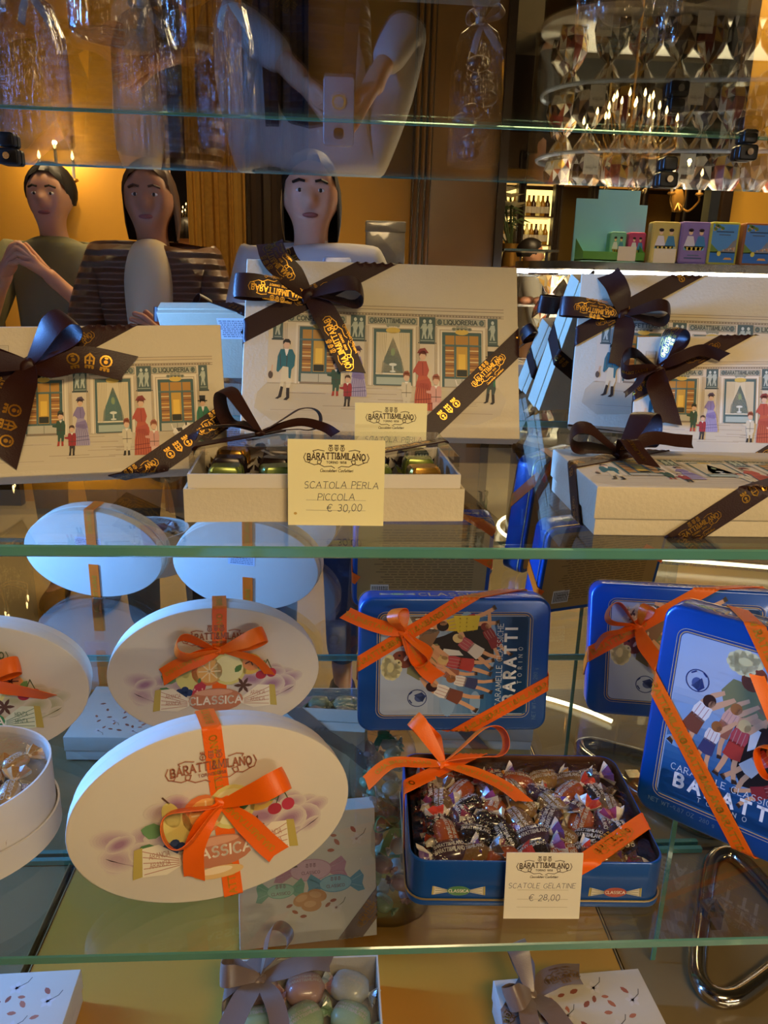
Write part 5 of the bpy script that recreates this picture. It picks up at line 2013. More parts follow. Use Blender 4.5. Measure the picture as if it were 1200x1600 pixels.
def sconce(label, p, n):
    r = root('wall_sconce', label, 'wall lamp', p, 'candle wall sconces')
    MB().lathe([(.03, -.05), (.045, 0), (.03, .06), (.008, .1)], 14, (0, .02, -.12), sy=.4).build('backplate', 'gilt_flat', r)
    for k in range(n):
        f = k - (n - 1) / 2
        x = f * .085
        h = .05 if f == 0 and n > 2 else 0
        mb = MB().tube(catmull([(0, .03, -.12), (x * .5, .08, -.17), (x, .12, -.12), (x, .12, -.09 + h)], 6), .006, 8)
        mb.lathe([(.006, -.09), (.024, -.08), (.02, -.07)], 12, (x, .12, h))
        mb.build('arm', 'gilt_flat', r)
        MB().tube([(x, .12, -.08 + h), (x, .12, .02 + h)], .008, 10).build('candle', 'white_paper', r)
        mb = MB()
        flame(mb, x, .12, .02 + h)
        mb.build('bulb', 'flame', r)
    l = bpy.data.lights.new('sconce_light', 'POINT')
    l.energy, l.color, l.shadow_soft_size = 13, (1, .72, .38), .01
    lo = bpy.data.objects.new('sconce_light', l)
    COL.objects.link(lo)
    lo.location = Vector(p) + Vector((0, .12, .1))
    lo['kind'] = 'helper'
    return r


sconce('gilt wall sconce with two lit candles on the ochre wall', sp(-1.47, 4.58, .53), 3)
sconce('gilt wall sconce with three lit candles, reflected above the purple tin', sp(2.05, 4.9, .61), 3)


def chandelier(label, p, s, n, seed):
    r = root('chandelier', label, 'chandelier', p, 'crystal chandeliers')
    MB().tube([(0, 0, .1), (0, 0, 2.25 - p.z)], .008, 8).build('chain', 'gilt_flat', r)
    MB().lathe([(.01, -.28 * s), (.03 * s, -.22 * s), (.015 * s, -.1 * s), (.05 * s, -.02 * s), (.02 * s, .05 * s), (.03 * s, .12 * s)], 14).build('stem', 'gilt_flat', r)
    mb, fl, ca = MB(), MB(), MB()
    for k in range(n):
        t = 2 * pi * k / n
        R = (.3, .21, .12)[k % 3] * s
        z = (.0, .07, .15)[k % 3] * s
        c, q = cos(t), sin(t)
        mb.tube(catmull([(0, 0, -.05 * s), (R * .5 * c, R * .5 * q, -.12 * s), (R * c, R * q, -.06 * s + z), (R * c, R * q, z)], 5), .006 * s, 6)
        ca.tube([(R * c, R * q, z), (R * c, R * q, z + .06 * s)], .008 * s, 8)
        flame(fl, R * c, R * q, z + .06 * s, s * 1.1)
    mb.build('arms', 'gilt_flat', r)
    ca.build('candles', 'white_paper', r)
    fl.build('bulbs', 'flame', r)
    rng = random.Random(seed)
    mb = MB()
    for k in range(170):
        t, z = rng.random() * 2 * pi, rng.uniform(-.32, .06) * s
        R = (.3 * (1 - ((z / s + .05) / .3) ** 2) ** .5 if abs((z / s + .05) / .3) < 1 else .03) * s * rng.uniform(.55, 1)
        g = rng.uniform(.007, .014) * s
        x, y = R * cos(t), R * sin(t)
        mb.add([(x + g, y, z), (x, y + g, z), (x - g, y, z), (x, y - g, z), (x, y, z + g * 1.2), (x, y, z - g * 2)], [(0, 1, 4), (1, 2, 4), (2, 3, 4), (3, 0, 4), (1, 0, 5), (2, 1, 5), (3, 2, 5), (0, 3, 5)])
    o = mb.build('crystal_drops', 'crystal', r, smooth=False)
    o['kind'] = 'stuff'
    l = bpy.data.lights.new('chandelier_light', 'POINT')
    l.energy, l.color, l.shadow_soft_size = 16 * s, (1, .75, .4), .01
    lo = bpy.data.objects.new('chandelier_light', l)
    COL.objects.link(lo)
    lo.location = p + Vector((0, 0, -.15))
    lo['kind'] = 'helper'
    return r


chandelier('large lit crystal chandelier hanging over the curved sweet counter', sp(1.75, 5.0, .86), .95, 24, 1)
chandelier('small crystal chandelier hanging before the dark column', sp(-1.95, 4.2, .75), .6, 10, 2)

# ------------------------------------------------------------------ curved counter
def coutline(g=0.0):
    """plan of the counter, grown by g: (x, depth)"""
    o = []
    c = (1.28, 4.0)
    for i in range(17):
        a = radians(90 + 180 * i / 16)
        o.append((c[0] + (.36 + g) * cos(a), c[1] + (.36 + g) * sin(a)))
    o += [(1.9, 3.50 - g), (2.5, 3.36 - g), (3.4, 3.3 - g), (3.4, 4.36 + g)]
    return [(x, 2 * MIR - d) for x, d in o]


r = root('sweet_counter', 'curved glass sweet counter with steel top and lit edge', 'counter', Matrix.Identity(4))
CT = .105
MB().prism(coutline(-.03), FLOOR, -.78, axis='z').build('plinth', 'dark_wood', r, angle=50)
MB().prism(coutline(.02), CT - .035, CT, axis='z').build('top', 'steel', r, angle=50)
o = coutline(0)
mb = MB()
mb.loft([[(x, y, z) for x, y in o] for z in (-.78, CT - .035)], cap0=False, cap1=False).build('glass_front', 'case_glass', r)
MB().prism(coutline(-.02), -.80, -.775, axis='z').build('deck', 'white_paper', r, angle=50)
for z in (-.22, -.5):
    MB().prism(coutline(-.05), z - .008, z, axis='z').build('inner_shelf', 'case_glass', r, angle=50)
    p = [Vector((x, y, z - .004)) for x, y in coutline(-.045)[4:19]]
    MB().tube(p, .009, 6).build('shelf_edge', 'pale_edge', r)
for k, (x, w_) in enumerate(((1.35, .5), (2.2, 1.1))):
    l = area('counter_lamp', (x, 2 * MIR - (3.72 if k else 3.85), CT - .04), (x, 2 * MIR - (3.6 if k else 3.75), -.6), w_, .2, 110 if k else 70, (1.0, .85, .62))
p = [Vector((x, y, CT - .047)) for x, y in coutline(.012)[4:19]]
MB().tube(p, .008, 6).build('light_strip', 'cool_led', r)
p = [Vector((x, y, FLOOR + .04)) for x, y in coutline(.01)[4:19]]
MB().tube(p, .01, 6).build('floor_light', 'warm_led', r)

pts = []  # glowing strip added to draw a bright arc in the mirror
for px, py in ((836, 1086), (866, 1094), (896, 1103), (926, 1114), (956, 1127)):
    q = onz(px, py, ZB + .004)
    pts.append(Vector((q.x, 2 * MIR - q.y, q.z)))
tag(MB().tube(pts, .0045, 8).build('light_strip', 'warm_led'), 'short curved glowing strip added for a bright arc mirrored between the blue tins', 'light strip')

M['bag_print'] = print_mat('crinkled_bag', 0.22, 0.9, 0.05, 0.3)


def cbag(seed):
    rng = random.Random(seed)
    mb = MB()
    N = 12
    rings = []
    for z, k in ((0, .9), (.03, 1.05), (.07, 1.0), (.105, .55), (.125, .16), (.15, .5), (.185, .95)):
        rings.append([(.055 * k * cos(2 * pi * i / N) * rng.uniform(.85, 1.12), .04 * k * sin(2 * pi * i / N) * rng.uniform(.8, 1.15), z + rng.uniform(-.006, .006)) for i in range(N)])
    pal = ['c8b48a', 'e6dcc0', '6a4a30', 'a85a34', '3a2a22', 'd9a84a', 'b0a8a8', '8a3a2c', 'efe6d2'] if seed % 2 else ['4a382c', '8a6a4a', 'd9cbb0', '2a2220', 'b89060', 'e8e0cc', '6a5a58']
    for i in range(len(rings) - 1):
        for k in range(N):
            q = (k + 1) % N
            c = hx(rng.choice(pal if i < 4 else ['e6dcc0', 'd9c08a', 'b89a62', 'f2ead6']))
            a, b, c_, d = rings[i][k], rings[i][q], rings[i + 1][q], rings[i + 1][k]
            m = tuple((a[j] + b[j] + c_[j] + d[j]) / 4 + rng.uniform(-.004, .004) for j in range(3))
            for t in ((a, b), (b, c_), (c_, d), (d, a)):
                mb.poly([t[0], t[1], m], 0, c if rng.random() < .6 else hx(rng.choice(pal)))
    return mb.mesh('bag', 'bag_print', smooth=False)


CB = [cbag(s) for s in range(4)]
rng = random.Random(31)
front = []
_c = coutline(-.15)[5:19]
for a, b in zip(_c, _c[1:]):
    _n = max(1, int(sqrt((a[0] - b[0]) ** 2 + (a[1] - b[1]) ** 2) / .03))
    front += [(a[0] + (b[0] - a[0]) * q / _n, a[1] + (b[1] - a[1]) * q / _n) for q in range(_n)]
for z, n in ((-.215, 14), (-.495, 14), (-.77, 12)):
    for k in range(n):
        f = k / (n - 1) * (len(front) - 1.4)
        i = int(f)
        a, b = front[i], front[min(i + 1, len(front) - 1)]
        x, y = a[0] + (b[0] - a[0]) * (f - i), a[1] + (b[1] - a[1]) * (f - i)
        o = bpy.data.objects.new('bag_of_sweets', CB[(k + n) % 4])
        COL.objects.link(o)
        o.matrix_world = stand(x, y - rng.uniform(0, .05), z, rng.uniform(-30, 30)) @ Matrix.Scale(1.36, 4)
        tag(o, 'crinkled bag of assorted sweets with fanned top inside the curved counter', 'bag of sweets', 'bags of sweets in the curved counter')
    for k in range(4):
        f = (k + .6) / 4 * (len(front) - 1.6)
        i = int(f)
        a, b = front[i], front[i + 1]
        x, y = a[0] + (b[0] - a[0]) * (f - i), a[1] + (b[1] - a[1]) * (f - i) + .09
        mb = MB().box(-.035, .035, 0, .0015, 0, .085)
        aa = Art()
        lg = logo('6a5a48', tagline=False)
        lg.xf(lambda u, v: (u * .05, v * .05 + .055))
        aa.join(lg)
        aa.put(mb, lambda u, v, o_: (-u, .0015 + o_, v), 1)
        o = mb.build('price_tag', ['card_white', 'print'], smooth=False)
        o.matrix_world = stand(x, y, z, 0)
        tag(o, 'small white price tag standing before the bags in the curved counter', 'price tag', 'price tags in the curved counter')

# ------------------------------------------------------------------ tins and stand on the counter
def shop_tin(label, x, depth, w, h, c, art, group='picture tins on the curved counter'):
    r = root('picture_tin', label, 'tin', sp(x, depth, CT), group)
    mb = MB().prism(rrect(-w / 2, w / 2, 0, h, .012), -.05, 0, .003)
    art.put(mb, lambda u, v, o: (-u * w, o, v * h), 1, off=.0003, step=.00004)
    m = 'lacquer_' + c
    if m not in M:
        M[m] = mat(m, c, 0.3)
    mb.build('body', [m, 'tinprint'], r)
    mb = MB()
    o = rrect(-w / 2 - .001, w / 2 + .001, -.001 + .003, h + .001, .012)
    mb.loft([[(a, y, b) for a, b in o] for y in (-.016, -.012)], cap0=False, cap1=False)
    mb.build('lid_rim', [m, 'tinprint'], r)
    return r


def lake_art(sky, water, hill, figs=None, border=None):
    a = Art()
    a.rect(-.43, .05, .43, .95, sky)
    a.up()
    if hill:
        a.rect(-.43, .05, .43, .3, water)
        a.poly([(-.43, .28), (-.43, .62), (-.3, .55), (-.15, .4), (.05, .33), (.43, .28)], hill)
        a.poly([(.43, .28), (.43, .5), (.25, .38), (.1, .3)], '6f8f4a')
        a.up()
        for k in range(8):
            a.rect(-.4 + k * .06, .33 + .02 * (k % 3), -.36 + k * .06, .42 - .01 * k, ('d8b890', 'c88a60', 'e6d6b8')[k % 3])
        a.ell(.12, .26, .07, .06, 'd8d060')
        a.poly([(-.35, .12), (-.05, .12), (-.1, .17), (-.3, .17)], 'd9a060')
        for x, y in ((.1, .86), (.22, .9), (.34, .84), (.3, .92)):
            a.ell(x, y, .07, .035, '6a8a4a', 20)
            a.ell(x + .03, y - .03, .03, .025, 'e0b040')
    else:
        for x, c in ((-.2, '4a8ac0'), (.16, 'd8d8ea')):
            a.ell(x, .74, .07, .055, 'e8c8a8')
            a.poly([(x - .1, .66), (x + .1, .66), (x + .2, .4), (x - .2, .4)], c)
            a.ell(x, .8, .09, .04, '3a3040')
        a.poly([(-.35, .42), (.35, .42), (.25, .32), (-.25, .32)], 'd8c060')
        for k in range(5):
            a.ell(-.3 + k * .15, .36, .05, .04, '6ab0c8')
    a.up()
    a.rect(-.3, .76 if hill else .12, .3, .79 if hill else .15, '3f5a80')
    a.rect(-.2, .69 if hill else .19, .2, .715 if hill else .215, '5a7090')
    return a


D = 3.6
def xat(px):
    return ony(px, 350, D).x


shop_tin('small teal green tin standing in the green display tray', xat(971), D + .02, .075, .13, '6aa898', lake_art('7ab8b0', '7ab8b0', None))
shop_tin('small magenta pink tin standing in the green display tray', xat(1001), D + .02, .08, .13, 'b03a68', lake_art('b84878', 'b84878', None))
shop_tin('pale yellow picture tin on the counter beside the magenta tin', xat(1038), D - .03, .128, .175, 'b8a860', lake_art('c8b870', 'c8b870', None))
shop_tin('lavender purple picture tin on the curved counter', xat(1083), D - .04, .135, .178, '7a68a8', lake_art('8a78b8', '8a78b8', None))
shop_tin('yellow-green edged tin with blue lake picture on the counter', xat(1127), D - .05, .135, .18, 'a8a848', lake_art('5a98d8', '3a78c0', '8a8a90'))
shop_tin('brown edged tin with blue lake picture at the end of the row', xat(1178), D - .06, .14, .18, '8a5a38', lake_art('5a90d8', '3a70c0', '8a90a0'))
M['green_card'] = mat('green_display_card', '5a9a48', 0.5)
M['sky_card'] = mat('sky_blue_display_card', '8accee', 0.5)
r = root('display_stand', 'sky blue stepped display stand with green tray behind the small tins', 'display', sp(xat(975), D + .08, CT))
mb = MB()
mb.poly([(-.2, .0, 0), (.13, 0, 0), (.13, 0, .25), (.09, 0, .25), (.09, 0, .31), (-.1, 0, .31), (-.1, 0, .27), (-.2, 0, .27)])
mb.poly([(-.2, -.01, 0), (.13, -.01, 0), (.13, -.01, .25), (.09, -.01, .25), (.09, -.01, .31), (-.1, -.01, .31), (-.1, -.01, .27), (-.2, -.01, .27)])
mb.build('back_card', 'sky_card', r, smooth=False)
mb = MB().box(-.19, .09, .005, .135, 0, .006)
mb.box(-.19, .09, .13, .135, 0, .04)
mb.add([(-.19, .13, 0), (-.19, .005, 0), (-.19, .005, .1), (-.19, .13, .04)], [(0, 1, 2, 3)])
mb.add([(.09, .13, 0), (.09, .005, 0), (.09, .005, .1), (.09, .13, .04)], [(0, 1, 2, 3)])
mb.build('tray', 'green_card', r, smooth=False)
for k, (px, w_) in enumerate(((967, .08), (1036, .1))):
    o = MB().box(-w_ / 2, w_ / 2, 0, .002, 0, .06).build('price_tag', 'card_white', smooth=False)
    o.matrix_world = sp_ = stand(xat(px), 2 * MIR - D + (.14 if k == 0 else .06), CT, 0)
    tag(o, ('white price tag leaning on the green display tray', 'white price tag leaning on the pale yellow tin')[k], 'price tag')

# ------------------------------------------------------------------ lit bar shelves and the far room
yb = 2 * MIR - 7.3
r = root('bar_cabinet', 'lit wall cabinet of bottle shelves between dark posts in the far room', 'cabinet', Vector((0, yb, 0)))
for k, x in enumerate((1.32, 1.62, 1.95, 2.27, 2.72, 3.1)):
    MB().box(x - .035, x + .035, 0, .1, FLOOR, 1.1).tube([(x, .1, FLOOR), (x, .1, 1.1)], .02, 8).build('post', 'dark_wood', r)
MB().box(1.3, 2.0, -.2, -.18, FLOOR, .82).build('back_panel', 'glow', r, smooth=False)
MB().box(2.3, 2.7, -.2, -.18, FLOOR, .82).build('back_panel', 'amber_glow', r, smooth=False)
MB().box(2.7, 3.1, -.2, -.18, FLOOR, .82).build('back_panel', 'gilt_flat', r, smooth=False)
MB().box(1.28, 3.14, -.05, .16, .84, .9).box(1.28, 3.14, -.05, .12, .9, .95).build('cornice', 'gilt_flat', r, smooth=False)
MB().box(1.28, 3.14, -.05, .06, .95, 1.25).build('frieze', 'mid_wood', r, smooth=False)
for z in (.1, .34, .58):
    MB().box(1.34, 1.93, -.17, .04, z - .012, z).build('shelf', 'mid_wood', r, smooth=False)
M['bottle_amber'] = mat('amber_bottle', 'a87a2c', 0.1, **{'Transmission Weight': 0.4})
M['bottle_clear'] = mat('pale_bottle', 'd9cfa0', 0.1, **{'Transmission Weight': 0.5})
M['bottle_dark'] = mat('dark_bottle', '5a3a20', 0.12)
M['leaf'] = mat('lily_leaf', '4a5a34', 0.5)
M['petal'] = mat('lily_petal', 'ece4c8', 0.5)


def bottle(m):
    mb = MB().lathe([(.026, 0), (.028, .01), (.028, .11), (.012, .14), (.010, .175), (.012, .18)], 12)
    mb.lathe([(.0285, .03), (.0285, .085)], 12, mi=1, cap0=False, cap1=False)
    return mb.mesh('bottle', [m, 'card_white'])


BT = [bottle(m) for m in ('bottle_amber', 'bottle_clear', 'bottle_dark')]
for z in (.1, .34, .58):
    for k in range(13):
        if k in (6,):
            continue
        o = bpy.data.objects.new('bottle', BT[(k * 2 + int(z * 10)) % 3])
        COL.objects.link(o)
        o.matrix_world = stand(1.38 + k * .0425, yb - .06, z, k * 40)
        tag(o, ('amber bottle', 'pale bottle', 'dark bottle')[(k * 2 + int(z * 10)) % 3] + ' on the lit shelves of the far bar cabinet', 'bottle', ('amber', 'pale', 'dark')[(k * 2 + int(z * 10)) % 3] + ' bottles in the bar cabinet')


def bouquet(label, p, s):
    r = root('lily_bouquet', label, 'flowers', p, 'lily bouquets')
    MB().lathe([(.05 * s, 0), (.08 * s, .06 * s), (.06 * s, .2 * s), (.075 * s, .26 * s)], 18).build('vase', 'gilt_flat', r)
    rng = random.Random(int(p.x * 100))
    st, lf = MB(), MB()
    for k in range(9):
        t, R = rng.random() * 6.28, rng.uniform(.05, .2) * s
        z = rng.uniform(.4, .62) * s
        c = Vector((R * cos(t), R * sin(t), z))
        st.tube([(0, 0, .2 * s), (c.x * .5, c.y * .5, .35 * s), c], .006 * s, 6)
        for q in range(3):
            u = rng.random() * 6.28
            a = c * .8
            lf.poly([a, a + Vector((.06 * cos(u), .06 * sin(u), .03)) * s, a + Vector((.14 * cos(u), .14 * sin(u), -.01)) * s, a + Vector((.06 * cos(u + .4), .06 * sin(u + .4), .01)) * s])
        mb = MB()
        for q in range(6):
            u = q * pi / 3 + t
            d = Vector((cos(u), sin(u), .5))
            e = Vector((-sin(u), cos(u), 0)) * .028 * s
            mb.add([c, c + d * .05 * s + e, c + d * .1 * s + Vector((0, 0, -.02 * s)), c + d * .05 * s - e], [(0, 1, 2, 3)])
        mb.build('blossom', 'petal', r)
    st.build('stems', 'leaf', r)
    lf.build('leaves', 'leaf', r)


# the ledge that carries the flowers
tag(MB().box(1.3, 3.1, yb + .3, yb + .6, FLOOR, .02).build('sideboard', 'dark_wood', smooth=False), 'long dark sideboard under the bottle shelves in the far room', 'sideboard')
bouquet('white lily bouquet in a gilt vase at the far end of the sideboard', Vector((1.48, yb + .45, .02)), 1.15)
bouquet('white lily bouquet in a gilt vase before the gilded panel', Vector((2.42, yb + .45, .02)), 1.1)

# pastry stand
r = root('pastry_stand', 'steel pastry stand with two trays before the bottle shelves', 'stand', sp(1.12, 4.75, 0))
for z in (-.12, .05, .19):
    MB().box(-.16, .16, -.12, .12, z - .012, z).build('tray', 'steel', r, smooth=False)
for x in (-.15, .15):
    MB().tube([(x, -.11, FLOOR), (x, -.11, .2)], .01, 8).build('post', 'steel', r)
M['pastry'] = mat('pink_pastry', 'd99a78', 0.5, noise=0.4, nscale=60)
pm = MB().ball((0, 0, .022), .036, .03, .024, 12).mesh('pastry', 'pastry')
for z in (-.12, .05):
    for k in range(7):
        o = bpy.data.objects.new('pastry', pm)
        COL.objects.link(o)
        o.matrix_world = stand(1.12 - .12 + k * .04, 2 * MIR - 4.75 + .06 * (k % 2) - .01, z, k * 50)
        tag(o, 'pink glazed pastry on the steel pastry stand', 'pastry', 'pastries on the stand')

# marbled box on a dark pedestal beside the photographer
M['veined'] = mat('grey_veined_paper', '6a665c', 0.25, noise=0.6, nscale=9, **{'Coat Weight': 0.6})
r = root('marbled_box', 'grey marbled box in clear wrap on a dark pedestal, behind the large gift box', 'box', sp(.20, 3.4, .06))
MB().prism(rrect(-.082, .082, 0, .17, .006), -.1, 0, .003).build('body', 'veined', r)
MB().prism(rrect(-.084, .084, .128, .172, .006), -.102, .002, .003).build('lid', 'veined', r)
tag(MB().box(.09, .31, 2 * MIR - 3.4 - .14, 2 * MIR - 3.4 + .02, FLOOR, .06).build('pedestal', 'dark_wood', smooth=False), 'dark square pedestal carrying the grey marbled box', 'pedestal')


# ------------------------------------------------------------------ people seen in the mirror
M['skin_a'] = mat('skin_light', 'c49070', 0.5, **{'Subsurface Weight': 0.1})
M['skin_b'] = mat('skin_tan', 'a8724e', 0.5, **{'Subsurface Weight': 0.1})
M['hair_dark'] = mat('dark_hair', '1c1410', 0.45, noise=0.4, nscale=80)
M['hair_brown'] = mat('brown_hair', '4a2e1c', 0.45, noise=0.4, nscale=80)
M['jeans'] = mat('blue_denim', '30446e', 0.8, noise=0.2, nscale=80)
M['offwhite'] = mat('off_white_linen', 'b4b2b0', 0.75, bump=0.4, bscale=30)
M['cream_cloth'] = mat('cream_cloth', 'c9b690', 0.7, bump=0.3, bscale=30)
M['olive_cloth'] = mat('olive_cotton', '6e6a48', 0.8)
M['navy_cloth'] = mat('navy_quilting', '20263a', 0.4)
M['puffer'] = mat('brown_quilting', '6a4a34', 0.35)
quilt(M['puffer'])
quilt(M['navy_cloth'])
M['lips'] = mat('lips', '8a4a40', 0.5)
M['eye_white'] = mat('eye_white', 'd8d0c8', 0.3)
M['trousers'] = mat('dark_trousers', '26242a', 0.8)
M['phone_body'] = mat('silver_phone', 'a8acb4', 0.25, 0.5)
M['lens_glass'] = mat('lens_glass', '0a0c14', 0.08)


def skinned(name, chains, m, parent, sub=2):
    """one smooth surface grown along jointed chains; the first point of a chain may be a name used before"""
    pos, rad, idx, edges = [], [], {}, []
    for ch in chains:
        prev = None
        for q in ch:
            if isinstance(q, str):
                i = idx[q]
            else:
                nm, p, ra = q
                i = len(pos)
                idx[nm] = i
                pos.append(tuple(p))
                rad.append(ra if isinstance(ra, tuple) else (ra, ra))
            if prev is not None:
                edges.append((prev, i))
            prev = i
    me = bpy.data.meshes.new(name)
    me.from_pydata(pos, edges, [])
    me.materials.append(M[m])
    o = bpy.data.objects.new(name, me)
    COL.objects.link(o)
    o.parent = parent
    mod = o.modifiers.new('skin', 'SKIN')
    mod.use_smooth_shade = True
    if not me.skin_vertices:
        me.skin_vertices.new() if hasattr(me.skin_vertices, 'new') else None
    for i, d in enumerate(me.skin_vertices[0].data):
        d.radius = rad[i]
        d.use_root = i == 0
    s = o.modifiers.new('smooth', 'SUBSURF')
    s.levels = s.render_levels = sub
    return o


def hand_chains(side, wrist, palm, tips, thumb):
    """fingers as bent chains out of the palm; tips: list of (mid, end)"""
    out = [['wr' + side, ('pa' + side, palm, (.034, .018))]]
    for k, (mid, end) in enumerate(tips):
        out.append(['pa' + side, ('f%d' % k + side, mid, .0095), ('e%d' % k + side, end, .0075)])
    out.append(['wr' + side, ('t0' + side, thumb[0], .0125), ('t1' + side, thumb[1], .009)])
    return out


def person(label, base, H, skin, hairm, top, legs, hands, facing=1, jacket=None, long_hair=False, lean=0.0, quilt=False, inner=None, turn=0):
    """standing figure; hands: {side: (elbow, wrist)} measured from the base, facing along +y when facing is 1"""
    r = root('person', label, 'person', base)
    k = H / 1.7
    g = facing
    V = lambda x, y, z: Vector((x * k, y * k * g, z * k))
    chains = [[('hip', V(0, 0, .93), (.15, .11)), ('waist', V(0, .01, 1.1), (.13, .09)), ('chest', V(0, .0, 1.3), (.14, .09)), ('neck0', V(0, -.01, 1.43), (.055, .052)), ('neck', V(0, .0, 1.48), (.05, .05)),
               ('jaw', V(0, .025, 1.535), (.052, .062)), ('face', V(0, .012, 1.6), (.07, .085)), ('brow', V(0, .0, 1.655), (.071, .09)), ('crown', V(0, -.008, 1.70), (.045, .055))],
              ['face', ('nose', V(0, .108, 1.585), (.011, .012))],
              ['face', ('earl', V(-.082, .0, 1.595), (.008, .018))], ['face', ('earr', V(.082, .0, 1.595), (.008, .018))]]
    for s, sg in (('l', -1), ('r', 1)):
        el, wr = hands[s]
        el, wr = Vector(el) * k, Vector(wr) * k
        el.y *= g
        wr.y *= g
        d = (wr - el).normalized()
        up = Vector((0, 0, 1)) if abs(d.z) < .8 else Vector((-sg, 0, 0))
        sd = d.cross(up).normalized()
        pl = wr + d * .06 * k
        tips = []
        for q, (off, ln) in enumerate(((-.03, .07), (-.01, .082), (.01, .078), (.03, .06))):
            mid = pl + d * (.03 + ln * .45) * k + up * off * k
            tips.append((mid, pl + d * (.03 + ln * .75) * k + up * off * k + sd * (-sg) * .03 * k))
        th = (pl + up * .035 * k - sd * sg * .012 * k, pl + up * .055 * k + d * .035 * k - sd * sg * .025 * k)
        chains.append(['chest', ('sh' + s, V(sg * .17, 0, 1.385), (.05, .05)), ('el' + s, el, .038), ('wr' + s, wr, (.027, .022))])
        chains += hand_chains(s, wr, pl, tips, th)
        chains.append(['hip', ('th' + s, V(sg * .09, .0, .84), (.088, .09)), ('kn' + s, V(sg * .1, .015, .48), (.056, .058)), ('ca' + s, V(sg * .105, -.01, .32), (.052, .055)), ('an' + s, V(sg * .105, -.02, .09), (.034, .036)), ('to' + s, V(sg * .115, .13, .035), (.038, .028))])
    skinned('body', chains, skin, r)
    # clothes over the same joints
    tc = [[('hip', V(0, 0, .9), (.172, .132)), ('waist', V(0, .01, 1.1), (.15, .11)), ('chest', V(0, 0, 1.3), (.185, .13)), ('trap', V(0, -.005, 1.41), (.12, .1)), ('neck0', V(0, -.01, 1.475), (.075, .072))]]
    for s, sg in (('l', -1), ('r', 1)):
        el, wr = Vector(hands[s][0]) * k, Vector(hands[s][1]) * k
        el.y *= g
        wr.y *= g
        cuff = el.lerp(wr, .8 if jacket != 'short' else .05)
        tc.append(['chest', ('sh' + s, V(sg * .175, 0, 1.405), (.082, .082)), ('el' + s, el, .058), ('cu' + s, cuff, .042)])
    skinned('shirt' if not quilt else 'quilted_jacket', tc, top, r)
    if inner:
        skinned('top', [[('a', V(0, .045, .95), (.09, .1)), ('b', V(0, .045, 1.1), (.085, .1)), ('c', V(0, .045, 1.30), (.1, .115)), ('d', V(0, .055, 1.40), (.09, .1)), ('e', V(0, .03, 1.49), (.06, .07))]], inner, r)
    pc = [[('hip', V(0, 0, .92), (.162, .125)), ('crotch', V(0, 0, .84), (.12, .11))]]
    for s, sg in (('l', -1), ('r', 1)):
        pc.append(['hip', ('th' + s, V(sg * .095, 0, .76), (.098, .1)), ('kn' + s, V(sg * .105, .012, .48), .07), ('an' + s, V(sg * .108, -.015, .1), .056)])
    skinned('trousers', pc, legs, r)
    for sg in (-1, 1):
        MB().ball(V(sg * .108, .07, .035), .05 * k, .13 * k, .045 * k, 12).build('shoe', 'trousers', r)
        mb = MB().ball(V(sg * .029, .083, 1.612), .011 * k, .006 * k, .0055 * k, 10)
        mb.ball(V(sg * .029, .0865, 1.612), .0055 * k, .0035 * k, .0055 * k, 8, 1)
        mb.build('eye', ['eye_white', 'hair_dark'], r)
        MB().tube([V(sg * .048, .083, 1.632), V(sg * .03, .095, 1.638), V(sg * .014, .096, 1.634)], .004 * k, 6).build('eyebrow', hairm, r)
    MB().ball(V(0, .086, 1.548), .022 * k, .007 * k, .007 * k, 10).build('mouth', 'lips', r)
    mb = MB()
    rg = random.Random(3)
    rings = []
    for i in range(9):
        f = i / 8
        a = f * radians(118)
        rings.append([])
        for q in range(26):
            t = 2 * pi * q / 26
            fr = sin(t) * g
            cut = 1.0 if fr < .35 else max(.45, 1 - (fr - .35) * .9)
            aa = a * cut
            R = (.089 + .006 * sin(q * 2.9) * f)
            rings[-1].append(V(R * sin(aa) * cos(t), 0, 0) + Vector((0, R * 1.18 * k * sin(aa) * sin(t), 0)) + V(0, -.012, 1.63 + .1 * cos(aa) - (0.1 * f * f if long_hair and fr < .3 else 0)))
    mb.loft(rings, cap1=False).build('hair', hairm, r)
    if turn:
        r.rotation_euler = (0, 0, radians(turn))
    return r


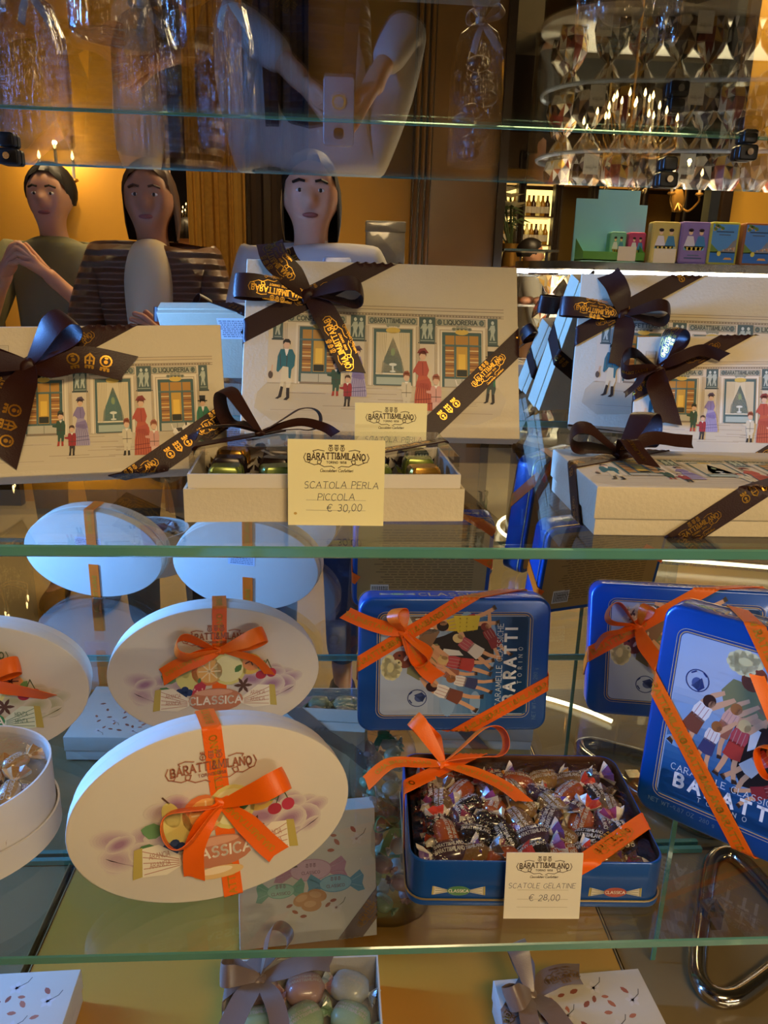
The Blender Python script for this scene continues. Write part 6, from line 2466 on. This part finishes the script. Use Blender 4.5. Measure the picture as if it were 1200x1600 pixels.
# the photographer, phone held up in both hands
py_ = -.30
base = Vector((-.075, py_, FLOOR))
P = person('person in an off-white shirt, dark vest and jeans, holding up a silver phone', base, 1.66, 'skin_a', 'hair_dark', 'offwhite', 'jeans',
           {'l': ((-.2, .10, 1.10), (-.02, .215, 1.27)), 'r': ((.26, .10, 1.10), (.165, .215, 1.27))}, 1, long_hair=True)
skinned('vest', [[('hip', (0, 0, .95), (.178, .138)), ('waist', (0, .01, 1.07), (.168, .128)), ('chest', (0, 0, 1.27), (.192, .142)), ('top', (0, -.01, 1.37), (.12, .11))]], 'navy_cloth', P)
for sx in (-1, 1):
    q = [(sx * .1, -.12, 1.05), (sx * .115, -.13, 1.3), (sx * .105, -.02, 1.455), (sx * .1, .125, 1.32), (sx * .11, .14, 1.1), (sx * .13, .12, .98)]
    mb = MB()
    Strip(catmull([Vector(c) * (1.66 / 1.7) for c in q], 6), [Vector((1, 0, 0))] * 31, [.035] * 31).into(mb, 0, .002)
    mb.build('bag_strap', 'navy_cloth', P)
r = root('phone', 'silver phone with round lens, held up by the photographer', 'phone', Vector((0, -.012, -.025)))
MB().prism(rrect(-.037, .037, -.075, .075, .009), -.009, 0, .002).build('body', 'phone_body', r)
MB().prism(rrect(-.012, .012, .035, .06, .009), 0, .002, .0005).build('lens_plate', 'black', r)
mb = MB().tube([(0, -.0005, -.02), (0, .003, -.02)], .017, 24)
mb.build('ring_holder', 'chrome', r)
mb = MB().tube([(0, .0, -.02), (0, .0036, -.02)], .012, 24).build('ring_plate', 'phone_body', r)

person('person in a cream top with brown quilted jacket, reflected beside the photographer', Vector((-.58, -.58, FLOOR)), 1.66, 'skin_b', 'hair_brown', 'puffer', 'trousers',
       {'l': ((-.24, .08, 1.1), (-.1, .22, 1.13)), 'r': ((.24, .08, 1.08), (.1, .24, 1.18))}, 1, quilt=True, long_hair=True, inner='cream_cloth')
person('person in an olive shirt with arms raised, reflected farthest from the photographer', Vector((-1.06, -1.1, FLOOR)), 1.7, 'skin_a', 'hair_dark', 'olive_cloth', 'trousers',
       {'l': ((-.23, .14, 1.14), (-.08, .3, 1.32)), 'r': ((.23, .14, 1.14), (.08, .3, 1.32))}, 1, jacket='short')
person('person with dark tied hair in a white coat, standing behind the counter end', sp(1.50, 6.2, FLOOR) , 1.66, 'skin_a', 'hair_dark', 'offwhite', 'trousers',
       {'l': ((-.26, .05, 1.08), (-.2, .25, 1.0)), 'r': ((.26, .05, 1.08), (.2, .25, 1.0))}, 1, turn=-80)
